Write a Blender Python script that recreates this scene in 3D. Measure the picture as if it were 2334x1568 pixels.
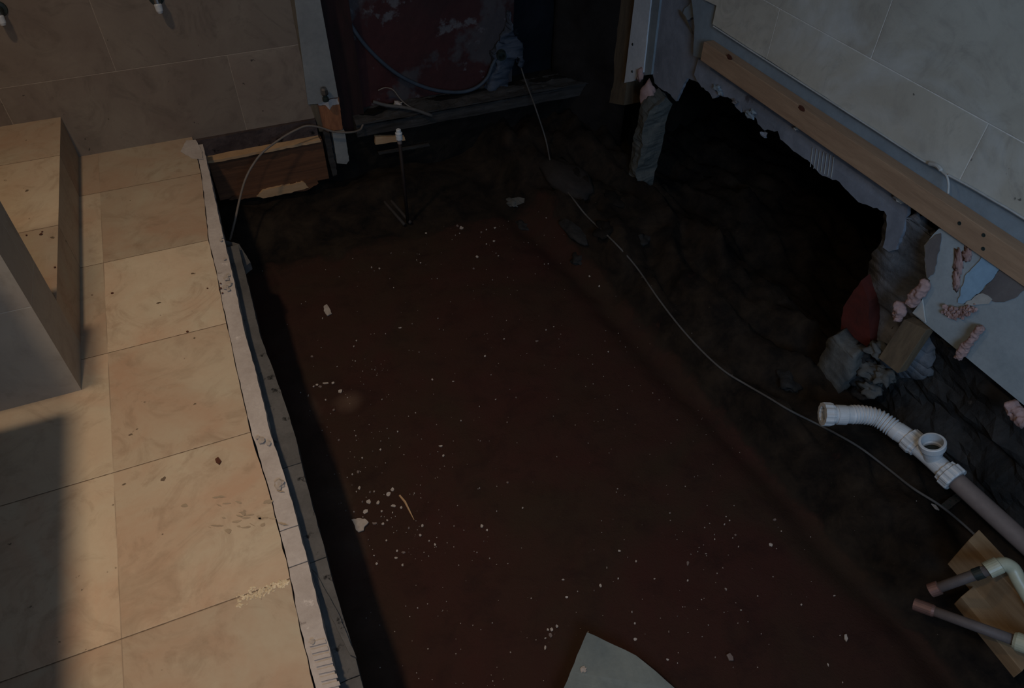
import bpy, bmesh, math, random
from mathutils import Vector, Matrix, noise
from mathutils.geometry import tessellate_polygon

for o in list(bpy.data.objects):
    bpy.data.objects.remove(o)
S = bpy.context.scene
COL = S.collection
rnd = random.Random(7)

# ------------------------------------------------------------------ camera
W, H, F = 2334.0, 1568.0, 1654.85
CAMH = 1.5
RV = Vector((0.9190198834982743, -0.3939531972528893, 0.014259456828529679))
UV = Vector((0.26714575314346156, 0.6489858804678273, 0.7123555808237988))
FV = Vector((0.28988894479133076, 0.6508595895641587, -0.7016738518429653))
cam_d = bpy.data.cameras.new('camera')
cam = bpy.data.objects.new('camera', cam_d)
COL.objects.link(cam)
cam_d.sensor_width = 36
cam_d.lens = F / W * 36
cam_d.clip_start = 0.02
mw = Matrix.Identity(4)
for r in range(3):
    mw[r][0], mw[r][1], mw[r][2] = RV[r], UV[r], -FV[r]
mw[2][3] = CAMH
cam.matrix_world = mw
S.camera = cam

# ------------------------------------------------------------------ world, lights, exposure
w = bpy.data.worlds.new('world')
S.world = w
w.use_nodes = True
w.node_tree.nodes['Background'].inputs[0].default_value = (0.35, 0.55, 1.0, 1)
w.node_tree.nodes['Background'].inputs[1].default_value = 0.25
S.view_settings.view_transform = 'Standard'
S.view_settings.look = 'None'
S.view_settings.gamma = 1
S.view_settings.use_curve_mapping = False
S.view_settings.exposure = 0.0


def spot(name, loc, energy, colour, size, blend, radius, aim=(0, 0, -1)):
    d = bpy.data.lights.new(name, 'SPOT')
    d.energy = energy
    d.color = colour
    d.spot_size = math.radians(size)
    d.spot_blend = blend
    d.shadow_soft_size = radius
    o = bpy.data.objects.new(name, d)
    COL.objects.link(o)
    o.location = loc
    o.rotation_euler = Vector(aim).to_track_quat('-Z', 'Y').to_euler()
    return o


LAMPS = [(-0.67, 1.655), (-0.67, 0.25)]
for lx, ly in LAMPS:
    spot('ceiling_lamp_light', (lx, ly, 2.37), 62.0 if ly > 1 else 75.0, (1.0, 0.765, 0.53), 130, 1.0, 0.07)
ar = bpy.data.lights.new('window_daylight', 'AREA')
ar.shape = 'RECTANGLE'
ar.size, ar.size_y = 0.9, 0.9
ar.spread = math.radians(125)
ar.energy = 18.5
ar.color = (0.42, 0.66, 1.0)
aro = bpy.data.objects.new('window_daylight', ar)
COL.objects.link(aro)
aro.location = (0.15, -1.22, 1.75)
aro.rotation_euler = Vector((0.75, 1, -0.35)).to_track_quat('-Z', 'Y').to_euler()


# ------------------------------------------------------------------ helpers
def at(px, py, axis, val):
    """point of the plane axis=val seen at a pixel of the 2334x1568 frame"""
    d = RV * ((px - W / 2) / F) - UV * ((py - H / 2) / F) + FV
    t = (val - (0, 0, CAMH)[axis]) / d[axis]
    return d * t + Vector((0, 0, CAMH))


def fbm(p, s, o=4, seed=0.0):
    v = Vector((p[0] * s + seed, p[1] * s - seed, p[2] * s + seed * .5))
    return noise.fractal(v, 1.0, 2.0, o)


ROOT = {}


def tag(o, label=None, cat=None, group=None, kind=None):
    if label: o['label'] = label
    if cat: o['category'] = cat
    if group: o['group'] = group
    if kind: o['kind'] = kind
    return o


def empty(name, loc, label, cat, group=None):
    o = bpy.data.objects.new(name, None)
    COL.objects.link(o)
    o.empty_display_size = .05
    o.location = loc
    ROOT[o] = Vector(loc)
    return tag(o, label, cat, group)


def build(name, bm, m, parent=None, label=None, cat=None, group=None, kind=None, smooth=False, world=False):
    if parent is not None:
        off = ROOT[parent]
    elif world:
        off = Vector((0, 0, 0))
    else:
        xs = [v.co for v in bm.verts]
        off = Vector(((min(v.x for v in xs) + max(v.x for v in xs)) / 2, (min(v.y for v in xs) + max(v.y for v in xs)) / 2, min(v.z for v in xs)))
    for v in bm.verts: v.co -= off
    bmesh.ops.recalc_face_normals(bm, faces=bm.faces)
    me = bpy.data.meshes.new(name)
    bm.to_mesh(me)
    bm.free()
    for p in me.polygons: p.use_smooth = smooth
    o = bpy.data.objects.new(name, me)
    COL.objects.link(o)
    me.materials.append(m)
    if parent is not None:
        o.parent = parent
    else:
        o.location = off
    ROOT[o] = off
    return tag(o, label, cat, group, kind)


def BM(): return bmesh.new()


def box(bm, lo, hi, jit=0.0):
    vs = [bm.verts.new((x, y, z)) for x in (lo[0], hi[0]) for y in (lo[1], hi[1]) for z in (lo[2], hi[2])]
    for v in vs:
        v.co += Vector((rnd.uniform(-jit, jit), rnd.uniform(-jit, jit), rnd.uniform(-jit, jit)))
    for f in ((0, 1, 3, 2), (4, 6, 7, 5), (0, 4, 5, 1), (2, 3, 7, 6), (0, 2, 6, 4), (1, 5, 7, 3)):
        bm.faces.new([vs[i] for i in f])
    return vs


def hexa(bm, a, b):
    """solid between two quads"""
    A = [bm.verts.new(p) for p in a]
    B = [bm.verts.new(p) for p in b]
    bm.faces.new(A); bm.faces.new(B[::-1])
    for i in range(len(A)):
        j = (i + 1) % len(A)
        bm.faces.new((A[i], B[i], B[j], A[j]))


def rough(bm, cuts, amp, scale, seed=0.0, aniso=(1, 1, 1)):
    """cut a shape up and roughen it"""
    if cuts:
        bmesh.ops.subdivide_edges(bm, edges=bm.edges, cuts=cuts, use_grid_fill=True)
    bmesh.ops.triangulate(bm, faces=[f for f in bm.faces if len(f.verts) > 4])
    bm.normal_update()
    for v in bm.verts:
        p = Vector((v.co.x * aniso[0], v.co.y * aniso[1], v.co.z * aniso[2]))
        v.co += v.normal * fbm(p, scale, 5, seed) * amp


def bevel(bm, r, seg=2):
    bmesh.ops.bevel(bm, geom=list(bm.edges), offset=r, segments=seg, profile=.6, affect='EDGES')


def smoothpath(pts, n=8):
    P = [Vector(p) for p in pts]
    P = [P[0] * 2 - P[1]] + P + [P[-1] * 2 - P[-2]]
    out = []
    for i in range(1, len(P) - 2):
        for k in range(n):
            t = k / n
            a, b, c, d = P[i - 1], P[i], P[i + 1], P[i + 2]
            out.append(.5 * ((2 * b) + (c - a) * t + (2 * a - 5 * b + 4 * c - d) * t * t + (3 * b - a - 3 * c + d) * t ** 3))
    out.append(P[-2])
    return out


def tube(bm, path, rad, seg=12, cap=True):
    """rad: a number, or one radius per point"""
    path = [Vector(p) for p in path]
    n = len(path)
    rs = rad if isinstance(rad, (list, tuple)) else [rad] * n
    t0 = (path[1] - path[0]).normalized()
    ref = Vector((0, 0, 1)) if abs(t0.z) < .9 else Vector((1, 0, 0))
    u = t0.cross(ref).normalized()
    rings = []
    for i, p in enumerate(path):
        a = path[max(0, i - 1)]; b = path[min(n - 1, i + 1)]
        t = (b - a)
        t = t.normalized() if t.length > 1e-7 else t0
        u = (u - t * u.dot(t)).normalized()
        v = t.cross(u)
        rings.append([bm.verts.new(p + (u * math.cos(q) + v * math.sin(q)) * rs[i]) for q in (2 * math.pi * k / seg for k in range(seg))])
    for A, B in zip(rings, rings[1:]):
        for k in range(seg):
            j = (k + 1) % seg
            bm.faces.new((A[k], A[j], B[j], B[k]))
    if cap:
        bm.faces.new(rings[0][::-1]); bm.faces.new(rings[-1])
    return rings


def lathe(bm, o, d, prof, seg=24, ribs=0, ribh=0.0):
    """prof: (distance along d, radius) pairs; closed when it starts and ends at radius 0"""
    d = Vector(d).normalized()
    ref = Vector((0, 0, 1)) if abs(d.z) < .9 else Vector((1, 0, 0))
    u = d.cross(ref).normalized(); v = d.cross(u)
    rings = []
    for t, r in prof:
        c = Vector(o) + d * t
        if r < 1e-6:
            rings.append([bm.verts.new(c)])
        else:
            ring = []
            for k in range(seg):
                q = 2 * math.pi * k / seg
                rr = r + (ribh if ribs and (k * ribs * 2 // seg) % 2 else 0)
                ring.append(bm.verts.new(c + (u * math.cos(q) + v * math.sin(q)) * rr))
            rings.append(ring)
    for A, B in zip(rings, rings[1:]):
        for k in range(seg):
            j = (k + 1) % seg
            if len(A) == 1 and len(B) == 1: continue
            if len(A) == 1: bm.faces.new((A[0], B[j], B[k]))
            elif len(B) == 1: bm.faces.new((A[k], A[j], B[0]))
            else: bm.faces.new((A[k], A[j], B[j], B[k]))


def torn(bm, pts, thick, seg=.02, jit=.004, straight=()):
    """slab from an outline in space; its edges crumble by jit. thick: offset vector of the back.  straight: edge numbers left clean"""
    pts = [Vector(p) for p in pts]
    n = Vector(thick).normalized()
    out = []
    for i, a in enumerate(pts):
        b = pts[(i + 1) % len(pts)]
        L = (b - a).length
        k = 1 if i in straight else max(1, int(L / seg))
        side = n.cross((b - a).normalized()) if L > 1e-6 else Vector((0, 0, 0))
        for j in range(k):
            p = a.lerp(b, j / k)
            if j: p = p + side * rnd.uniform(-jit, jit)
            out.append(p)
    tri = tessellate_polygon([out])
    A = [bm.verts.new(p) for p in out]
    B = [bm.verts.new(p + Vector(thick)) for p in out]
    for t in tri:
        try:
            bm.faces.new([A[i] for i in t]); bm.faces.new([B[i] for i in t][::-1])
        except ValueError:
            pass
    for i in range(len(A)):
        j = (i + 1) % len(A)
        bm.faces.new((A[i], A[j], B[j], B[i]))


def lump(bm, c, r, seed=0.0, amp=.3, sub=3, scale=1.6, rot=None):
    res = bmesh.ops.create_icosphere(bm, subdivisions=sub, radius=1)
    R = rot or Matrix.Identity(3)
    for v in res['verts']:
        n = v.co.copy()
        k = 1 + amp * fbm(n, scale, 4, seed)
        v.co = Vector(c) + R @ Vector((n.x * r[0] * k, n.y * r[1] * k, n.z * r[2] * k))


def plate(bm, p00, p10, p11, p01, n, nu, nv, amp, scale, thick, seed=0.0, aniso=(1, 1, 1)):
    """rough rectangular face with a flat back: corners, outward normal n"""
    p00, p10, p11, p01, n = map(Vector, (p00, p10, p11, p01, n))
    g = []
    for i in range(nu + 1):
        row = []
        for j in range(nv + 1):
            s, t = i / nu, j / nv
            p = p00.lerp(p10, s).lerp(p01.lerp(p11, s), t)
            q = Vector((p.x * aniso[0], p.y * aniso[1], p.z * aniso[2]))
            row.append(bm.verts.new(p + n * fbm(q, scale, 5, seed) * amp))
        g.append(row)
    for i in range(nu):
        for j in range(nv):
            bm.faces.new((g[i][j], g[i + 1][j], g[i + 1][j + 1], g[i][j + 1]))
    back = [bm.verts.new(p - n * thick) for p in (p00, p10, p11, p01)]
    bm.faces.new(back)
    bm.faces.new([g[i][0] for i in range(nu + 1)] + [back[1], back[0]])
    bm.faces.new([g[i][nv] for i in range(nu + 1)] + [back[2], back[3]])
    bm.faces.new([g[0][j] for j in range(nv + 1)] + [back[3], back[0]])
    bm.faces.new([g[nu][j] for j in range(nv + 1)] + [back[2], back[1]])


def foam(bm, path, rads, seed):
    n = 6
    sm = smoothpath(path, n)
    rr = []
    for i in range(len(sm)):
        t = i / n; k = min(int(t), len(rads) - 2)
        rr.append(rads[k] + (rads[k + 1] - rads[k]) * (t - k))
    rr[0] *= .55; rr[-1] *= .5
    tube(bm, sm, rr, 18)
    rough(bm, 1, rads[0] * .45, .9 / rads[0], seed)


# ------------------------------------------------------------------ materials
class NT:
    def __init__(s, name):
        s.m = bpy.data.materials.new(name)
        s.m.use_nodes = True
        s.t = s.m.node_tree
        s.b = s.t.nodes['Principled BSDF']
        s.L = s.t.links

    def n(s, ty, **k):
        x = s.t.nodes.new(ty)
        for a, b in k.items(): setattr(x, a, b)
        return x

    def put(s, sock, v):
        if hasattr(v, 'is_output') or hasattr(v, 'links'): s.L.new(v, sock)
        elif isinstance(v, (tuple, list)) and len(v) == 3 and len(sock.default_value) == 4: sock.default_value = (*v, 1)
        else: sock.default_value = v

    def math(s, op, a, b=0.0, c=0.0):
        x = s.n('ShaderNodeMath', operation=op)
        for i, v in enumerate((a, b, c)): s.put(x.inputs[i], v)
        return x.outputs[0]

    def noise(s, vec, scale, detail=6, rough=.6, dist=0.0):
        x = s.n('ShaderNodeTexNoise')
        s.L.new(vec, x.inputs['Vector'])
        x.inputs['Scale'].default_value = scale
        x.inputs['Detail'].default_value = detail
        x.inputs['Roughness'].default_value = rough
        x.inputs['Distortion'].default_value = dist
        return x.outputs['Fac']

    def ramp(s, f, a, b, lo=(0, 0, 0), hi=(1, 1, 1)):
        x = s.n('ShaderNodeValToRGB')
        s.L.new(f, x.inputs[0])
        e = x.color_ramp.elements
        e[0].position, e[1].position = a, b
        e[0].color = (*lo, 1); e[1].color = (*hi, 1)
        return x.outputs[0]

    def mix(s, f, a, b, mode='MIX'):
        x = s.n('ShaderNodeMix', data_type='RGBA', blend_type=mode)
        s.put(x.inputs[0], f); s.put(x.inputs[6], a); s.put(x.inputs[7], b)
        return x.outputs[2]

    def coords(s, stretch=(1, 1, 1)):
        c = s.n('ShaderNodeTexCoord')
        mp = s.n('ShaderNodeMapping')
        mp.inputs['Scale'].default_value = stretch
        s.L.new(c.outputs['Object'], mp.inputs['Vector'])
        return mp.outputs[0]

    def bump(s, h, strength, dist):
        x = s.n('ShaderNodeBump')
        x.inputs['Strength'].default_value = strength
        x.inputs['Distance'].default_value = dist
        s.L.new(h, x.inputs['Height'])
        s.L.new(x.outputs[0], s.b.inputs['Normal'])

    def end(s, col, rough=.7, spec=.3, metal=0.0):
        s.put(s.b.inputs['Base Color'], col)
        s.put(s.b.inputs['Roughness'], rough)
        s.b.inputs['Specular IOR Level'].default_value = spec
        s.b.inputs['Metallic'].default_value = metal
        return s.m


def MAT(name, c1, c2, scale=6, lo=.35, hi=.65, rough=.8, spec=.25, metal=0.0, bump=.3, bdist=.002, bscale=60, stretch=(1, 1, 1), spots=None, spots2=None):
    t = NT(name)
    v = t.coords(stretch)
    col = t.mix(t.ramp(t.noise(v, scale, 8, .62, .4), lo, hi), c1, c2)
    for sp in (spots, spots2):
        if sp:
            c, th, sc = sp
            col = t.mix(t.ramp(t.noise(v, sc, 5, .65), th, th + .05), col, c)
    fine = t.noise(v, bscale, 6, .7)
    col = t.mix(t.math('MULTIPLY', fine, .35), col, (0, 0, 0), 'MIX')
    t.bump(fine, bump, bdist)
    return t.end(col, rough, spec, metal)


def TILE(name, ua, va, w_, h_, u0, v0, stag, base, dark, warm, joint, jw, rough=.42, tone=.5, side=None, hazy=None):
    """stone tiles laid on two axes (0 x, 1 y, 2 z) with joints"""
    t = NT(name)
    c = t.n('ShaderNodeTexCoord')
    sp = t.n('ShaderNodeSeparateXYZ')
    t.L.new(c.outputs['Object'], sp.inputs[0])
    V = t.math('DIVIDE', t.math('SUBTRACT', sp.outputs[va], v0), h_)
    row = t.math('FLOOR', V)
    U = t.math('ADD', t.math('DIVIDE', t.math('SUBTRACT', sp.outputs[ua], u0), w_), t.math('MULTIPLY', t.math('PINGPONG', row, 1.0), stag))
    col_ = t.math('FLOOR', U)
    fu, fv = t.math('FRACT', U), t.math('FRACT', V)
    cell = t.n('ShaderNodeCombineXYZ')
    t.L.new(col_, cell.inputs[0]); t.L.new(row, cell.inputs[1])
    wn = t.n('ShaderNodeTexWhiteNoise', noise_dimensions='2D')
    t.L.new(cell.outputs[0], wn.inputs['Vector'])
    off = t.n('ShaderNodeVectorMath', operation='MULTIPLY_ADD')
    t.L.new(wn.outputs['Color'], off.inputs[0])
    off.inputs[1].default_value = (9, 9, 9)
    t.L.new(c.outputs['Object'], off.inputs[2])
    vec = off.outputs[0]
    big = t.noise(vec, 3.4, 8, .6, .9)
    vein = t.noise(vec, 5.5, 9, .68, 2.6)
    fine = t.noise(vec, 70, 6, .7)
    col = t.mix(t.ramp(big, .33, .66), base, warm)
    col = t.mix(t.math('MULTIPLY', t.ramp(vein, .5, .68), .6), col, dark)
    col = t.mix(t.math('MULTIPLY', t.ramp(t.noise(vec, 2.1, 6, .6, .6), .52, .7), .45), col, tuple(min(1, x * 1.25) for x in base))
    k = t.math('ADD', t.math('MULTIPLY', wn.outputs['Value'], tone), 1 - tone * .6)
    col = t.mix(1.0, col, k, 'MULTIPLY')
    col = t.mix(t.math('MULTIPLY', fine, .25), col, dark)
    col = t.mix(t.ramp(t.noise(vec, 30, 3, .5), .73, .75), col, tuple(x * .45 for x in dark))
    def edge(f, size):
        e = t.math('MINIMUM', f, t.math('SUBTRACT', 1.0, f))
        return t.math('MULTIPLY', e, size)
    du = edge(fu, w_)
    if hazy:
        hz_ = t.ramp(t.noise(c.outputs['Object'], 2.3, 7, .62, .8), .50, .72)
        col = t.mix(t.math('MULTIPLY', hz_, .6), col, hazy)
    if side:
        broken = t.ramp(t.noise(c.outputs['Object'], 4.0, 4, .6), .42, .55)
        col = t.mix(t.math('MULTIPLY', t.math('LESS_THAN', du, jw * .45), broken), col, side)
        du = t.math('ADD', du, 1.0)
    d = t.math('MINIMUM', du, edge(fv, h_))
    d = t.math('ADD', d, t.math('MULTIPLY', t.math('SUBTRACT', t.noise(c.outputs['Object'], 60, 3), .5), jw * 1.1))
    jm = t.math('LESS_THAN', d, jw * .5)
    col = t.mix(jm, col, joint)
    hgt = t.math('ADD', t.math('MULTIPLY', fine, .15), t.math('MINIMUM', t.math('DIVIDE', d, jw * 1.2), 1.0))
    t.bump(hgt, .35, .002)
    return t.end(col, t.math('ADD', rough, t.math('MULTIPLY', fine, .25)), .35)


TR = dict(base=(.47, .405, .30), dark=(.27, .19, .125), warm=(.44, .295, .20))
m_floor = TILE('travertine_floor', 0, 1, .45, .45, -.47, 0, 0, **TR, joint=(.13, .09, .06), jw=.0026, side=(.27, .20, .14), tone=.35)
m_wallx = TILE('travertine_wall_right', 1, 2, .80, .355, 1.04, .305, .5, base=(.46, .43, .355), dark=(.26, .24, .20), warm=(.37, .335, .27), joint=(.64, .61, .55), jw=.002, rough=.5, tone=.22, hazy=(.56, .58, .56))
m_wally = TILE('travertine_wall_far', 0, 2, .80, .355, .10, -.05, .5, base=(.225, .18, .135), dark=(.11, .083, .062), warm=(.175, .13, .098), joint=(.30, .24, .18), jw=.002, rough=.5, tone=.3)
m_nib = TILE('travertine_nib', 1, 2, .80, .355, 1.0, .305, .5, base=(.40, .35, .28), dark=(.26, .22, .17), warm=(.37, .31, .25), joint=(.45, .42, .36), jw=.002, rough=.5, tone=.1)


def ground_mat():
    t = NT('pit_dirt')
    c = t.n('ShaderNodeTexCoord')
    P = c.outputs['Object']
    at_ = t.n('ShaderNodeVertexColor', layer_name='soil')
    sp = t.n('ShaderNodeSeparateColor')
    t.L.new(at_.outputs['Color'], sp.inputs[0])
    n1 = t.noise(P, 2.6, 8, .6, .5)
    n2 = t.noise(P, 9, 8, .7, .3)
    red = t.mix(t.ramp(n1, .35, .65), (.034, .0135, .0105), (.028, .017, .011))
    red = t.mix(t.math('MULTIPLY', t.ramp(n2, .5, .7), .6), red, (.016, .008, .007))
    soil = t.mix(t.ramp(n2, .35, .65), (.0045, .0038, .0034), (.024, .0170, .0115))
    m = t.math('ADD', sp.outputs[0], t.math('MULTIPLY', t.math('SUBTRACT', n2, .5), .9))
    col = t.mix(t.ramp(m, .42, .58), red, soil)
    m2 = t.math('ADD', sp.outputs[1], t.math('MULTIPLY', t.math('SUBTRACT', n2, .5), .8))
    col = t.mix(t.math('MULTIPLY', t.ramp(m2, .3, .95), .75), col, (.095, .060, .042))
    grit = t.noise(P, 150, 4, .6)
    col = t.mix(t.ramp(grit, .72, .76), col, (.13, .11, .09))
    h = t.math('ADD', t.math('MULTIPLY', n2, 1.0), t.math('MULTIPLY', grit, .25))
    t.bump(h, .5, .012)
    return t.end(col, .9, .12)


m_ground = ground_mat()
m_earth = MAT('dark_earth', (.007, .0062, .0055), (.020, .0165, .0135), 6, bump=.6, bdist=.01, bscale=40, rough=.95, spec=.1)
m_leftearth = MAT('brown_earth', (.030, .024, .020), (.060, .048, .040), 6, bump=.6, bdist=.01, bscale=40, rough=.95, spec=.1)
m_mason = MAT('dark_masonry', (.016, .016, .016), (.05, .048, .046), 7, bump=.7, bdist=.01, bscale=45, rough=.95, spec=.1, spots=((.09, .085, .08), .66, 14))
m_mortar = MAT('grey_mortar', (.075, .078, .076), (.14, .14, .13), 9, bump=.7, bdist=.004, bscale=70, rough=.95, spec=.1, spots=((.26, .25, .24), .70, 40))
m_pillar = MAT('pillar_mortar', (.075, .08, .075), (.12, .125, .115), 9, bump=.8, bdist=.004, bscale=60, rough=.95, spec=.1)
m_jamb = MAT('jamb_rubble', (.085, .092, .10), (.19, .195, .21), 9, bump=.8, bdist=.006, bscale=50, rough=.95, spec=.1, spots=((.2, .2, .2), .71, 30))
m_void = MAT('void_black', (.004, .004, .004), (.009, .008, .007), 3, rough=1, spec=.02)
m_strip = MAT('pale_cut_board', (.52, .47, .44), (.42, .37, .34), 9, bump=.4, bdist=.002, bscale=80, rough=.85, spots=((.24, .2, .18), .68, 22), spots2=((.68, .62, .58), .66, 13))
m_block = MAT('grey_block', (.075, .073, .072), (.115, .112, .11), 10, bump=.5, bdist=.002, bscale=120, rough=.9, spots=((.016, .016, .016), .62, 16), spots2=((.28, .27, .25), .74, 60))
m_joist = MAT('brown_joist', (.16, .070, .034), (.085, .040, .021), 5, stretch=(.6, 3, 10), bump=.3, bscale=30, rough=.75, spots=((.03, .014, .01), .70, 7))
m_darkstud = MAT('dark_red_stud', (.036, .014, .013), (.020, .010, .009), 5, stretch=(6, 6, 1), bump=.3, rough=.85)
m_bed = MAT('brown_mortar', (.050, .036, .034), (.085, .065, .062), 12, bump=.7, bdist=.004, bscale=50, rough=.95, spec=.1, spots=((.015, .012, .012), .62, 14))
m_newwood = MAT('yellow_pine', (.52, .34, .19), (.43, .27, .145), 4, stretch=(1, .7, 9), bump=.25, bscale=30, rough=.7)
m_batten = MAT('batten_pine', (.40, .26, .16), (.31, .195, .12), 5, stretch=(8, .8, 8), bump=.2, bscale=40, rough=.7)
m_dimwood = MAT('dim_pine', (.27, .185, .105), (.20, .13, .07), 5, stretch=(8, .8, 8), bump=.2, bscale=40, rough=.75)
m_knot = MAT('dark_knot', (.11, .035, .02), (.06, .022, .014), 20, rough=.7)
m_orange = MAT('orange_wood', (.33, .135, .06), (.22, .085, .04), 8, stretch=(6, 6, 1.5), bump=.3, rough=.75, spots=((.07, .03, .02), .69, 16))
m_stud = MAT('dim_stud_wood', (.16, .12, .075), (.10, .075, .05), 7, stretch=(6, 6, 1), bump=.3, rough=.8)
m_strip2 = MAT('clean_white_board', (.60, .63, .66), (.50, .53, .56), 6, bump=.25, bdist=.001, bscale=60, rough=.8)
m_white = MAT('white_plasterboard', (.36, .41, .43), (.28, .33, .35), 6, bump=.25, bdist=.001, bscale=60, rough=.8, spots=((.25, .27, .28), .72, 10))
m_postw = MAT('old_white_paint', (.27, .275, .26), (.20, .205, .20), 6, bump=.25, bdist=.001, bscale=60, rough=.8)
m_bluegrey = MAT('blue_grey_plaster', (.25, .30, .33), (.19, .23, .26), 5, bump=.35, bdist=.002, bscale=50, rough=.85, spots=((.32, .37, .40), .66, 9))
m_dirtyboard = MAT('dirty_plasterboard', (.24, .26, .30), (.15, .165, .195), 6, bump=.5, bdist=.003, bscale=40, rough=.9, spots=((.085, .08, .095), .66, 5), spots2=((.36, .38, .42), .68, 13))
m_pink = MAT('pink_foam', (.40, .27, .25), (.27, .17, .155), 14, bump=.6, bdist=.004, bscale=60, rough=.95)
m_paper = MAT('torn_paper', (.50, .50, .47), (.36, .36, .34), 8, bump=.3, bscale=50, rough=.9)
m_blue = MAT('pale_blue_paper', (.30, .47, .62), (.22, .36, .50), 6, bump=.3, bscale=40, rough=.8)
m_brownpap = MAT('brown_grey_paper', (.17, .155, .15), (.12, .11, .11), 9, bump=.3, rough=.9)
m_red = MAT('flaking_red_plaster', (.060, .018, .018), (.036, .017, .017), 3, bump=.5, bdist=.004, bscale=35, rough=.85, spots=((.062, .053, .056), .49, 2.6), spots2=((.11, .10, .105), .60, 7))
m_brick = MAT('red_brick', (.10, .018, .012), (.065, .016, .012), 12, bump=.5, bdist=.003, rough=.9)
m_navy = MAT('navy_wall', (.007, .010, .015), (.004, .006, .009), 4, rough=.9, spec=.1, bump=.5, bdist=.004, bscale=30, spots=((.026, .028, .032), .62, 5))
m_plate = MAT('grey_timber', (.022, .020, .018), (.055, .052, .05), 6, stretch=(1, 4, 9), bump=.5, bdist=.003, bscale=40, rough=.9, spots=((.12, .118, .12), .66, 10))
m_pipew = MAT('white_plastic', (.60, .62, .63), (.52, .54, .55), 8, bump=.1, bdist=.0006, rough=.4, spec=.5, spots=((.40, .36, .32), .70, 14))
m_pipeg = MAT('grey_brown_pipe', (.20, .16, .145), (.15, .12, .11), 6, bump=.15, rough=.6, spots=((.30, .15, .08), .70, 5))
m_cream = MAT('cream_plastic', (.38, .39, .29), (.32, .33, .24), 8, bump=.1, rough=.4, spec=.5)
m_rust = MAT('brown_pipe', (.022, .013, .010), (.014, .009, .008), 9, bump=.3, rough=.7)
m_rust2 = MAT('grey_brown_metal', (.045, .036, .032), (.028, .023, .020), 9, bump=.3, rough=.7)
m_collar = MAT('slate_plaster', (.075, .09, .115), (.04, .05, .07), 9, bump=.6, bdist=.004, bscale=50, rough=.9)
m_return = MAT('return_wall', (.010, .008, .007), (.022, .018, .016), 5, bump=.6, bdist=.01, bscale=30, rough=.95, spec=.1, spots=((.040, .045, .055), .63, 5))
m_boulder = MAT('dusty_boulder', (.036, .031, .028), (.024, .021, .019), 7, bump=.5, bdist=.004, bscale=60, rough=.95, spec=.1)
m_oldpipe = MAT('dull_pipe', (.12, .10, .095), (.08, .065, .06), 9, bump=.3, rough=.6, spots=((.22, .2, .18), .68, 20))
m_copper = MAT('copper_end', (.24, .13, .105), (.15, .09, .075), 14, rough=.55, metal=.4)
m_cable = MAT('grey_cable', (.105, .10, .095), (.07, .066, .062), 14, bump=.2, rough=.7)
m_cablew = MAT('pale_cable', (.20, .165, .14), (.15, .125, .10), 12, rough=.6)
m_hose = MAT('blue_grey_hose', (.055, .075, .10), (.04, .055, .075), 12, rough=.55)
m_metal = MAT('dull_metal', (.35, .34, .32), (.22, .21, .20), 20, rough=.35, metal=.9)
m_darkm = MAT('dark_fitting', (.03, .045, .04), (.015, .02, .02), 20, rough=.4)
m_flake = MAT('paint_flake', (.44, .39, .35), (.33, .28, .24), 30, bump=.2, rough=.8)
m_dull = MAT('dull_flake', (.20, .155, .14), (.13, .10, .09), 30, rough=.9)
m_slate = MAT('grey_green_sheet', (.19, .215, .20), (.12, .145, .15), 5, bump=.3, bdist=.002, bscale=60, rough=.75, spots=((.06, .07, .07), .70, 24))
m_ceil = MAT('ceiling_paint', (.85, .79, .70), (.82, .76, .67), 3, rough=.9, bump=.05)
m_paint = MAT('wall_paint', (.78, .68, .55), (.74, .64, .51), 3, rough=.9, bump=.05)
m_shadow_cabinet = MAT('shadow_cabinet_white', (.6, .6, .6), (.55, .55, .55), 3, rough=.5, bump=.02)
m_glue = MAT('shiny_glue', (.70, .56, .36), (.95, .80, .56), 60, bump=.9, bdist=.004, bscale=160, rough=.18, spec=1.0)
m_smear = MAT('dull_adhesive', (.34, .26, .18), (.42, .33, .23), 30, rough=.9)
m_frame = MAT('window_white', (.7, .7, .7), (.65, .65, .65), 3, rough=.5, bump=.02)

# ------------------------------------------------------------------ room shell
ZP = -.42                                   # level of the dug-out ground


def ridge_x(y): return 1.45 - .095 * y


def gz(x, y):
    z = ZP
    xi = ridge_x(y) + .05 * fbm((0, y, 0), 2.2, 3, 3.1)
    s = min(1, max(0, (x - xi) / .11)); s = s * s * (3 - 2 * s)
    z += .125 * s
    # rubble streaks lying along the footing
    z += s * .085 * fbm((x * 4.2 + .3 * math.sin(y * 5), y * 1.1, 0), 2.2, 6, 8.0)
    g = math.exp(-((x - xi + .05) / .06) ** 2)
    z -= .035 * g
    b = min(1, max(0, (x - 1.72) / .25)); b = b * b * (3 - 2 * b)
    z -= b * .16 * (1 if y > .9 else .6)
    f = min(1, max(0, (y - 2.62) / .35)); f = f * f * (3 - 2 * f)
    z += f * .05 * (1 + fbm((x, y, 0), 3, 3, 5.0)) * (1 - b)
    z += .006 * fbm((x, y, 0), 2.0, 4, 1.0) + .004 * fbm((x, y, 0), 14, 3, 2.0)
    z += .012 * max(0, fbm((x, y, 0), 9, 4, 4.0)) * max(s, f)
    return z


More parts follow.
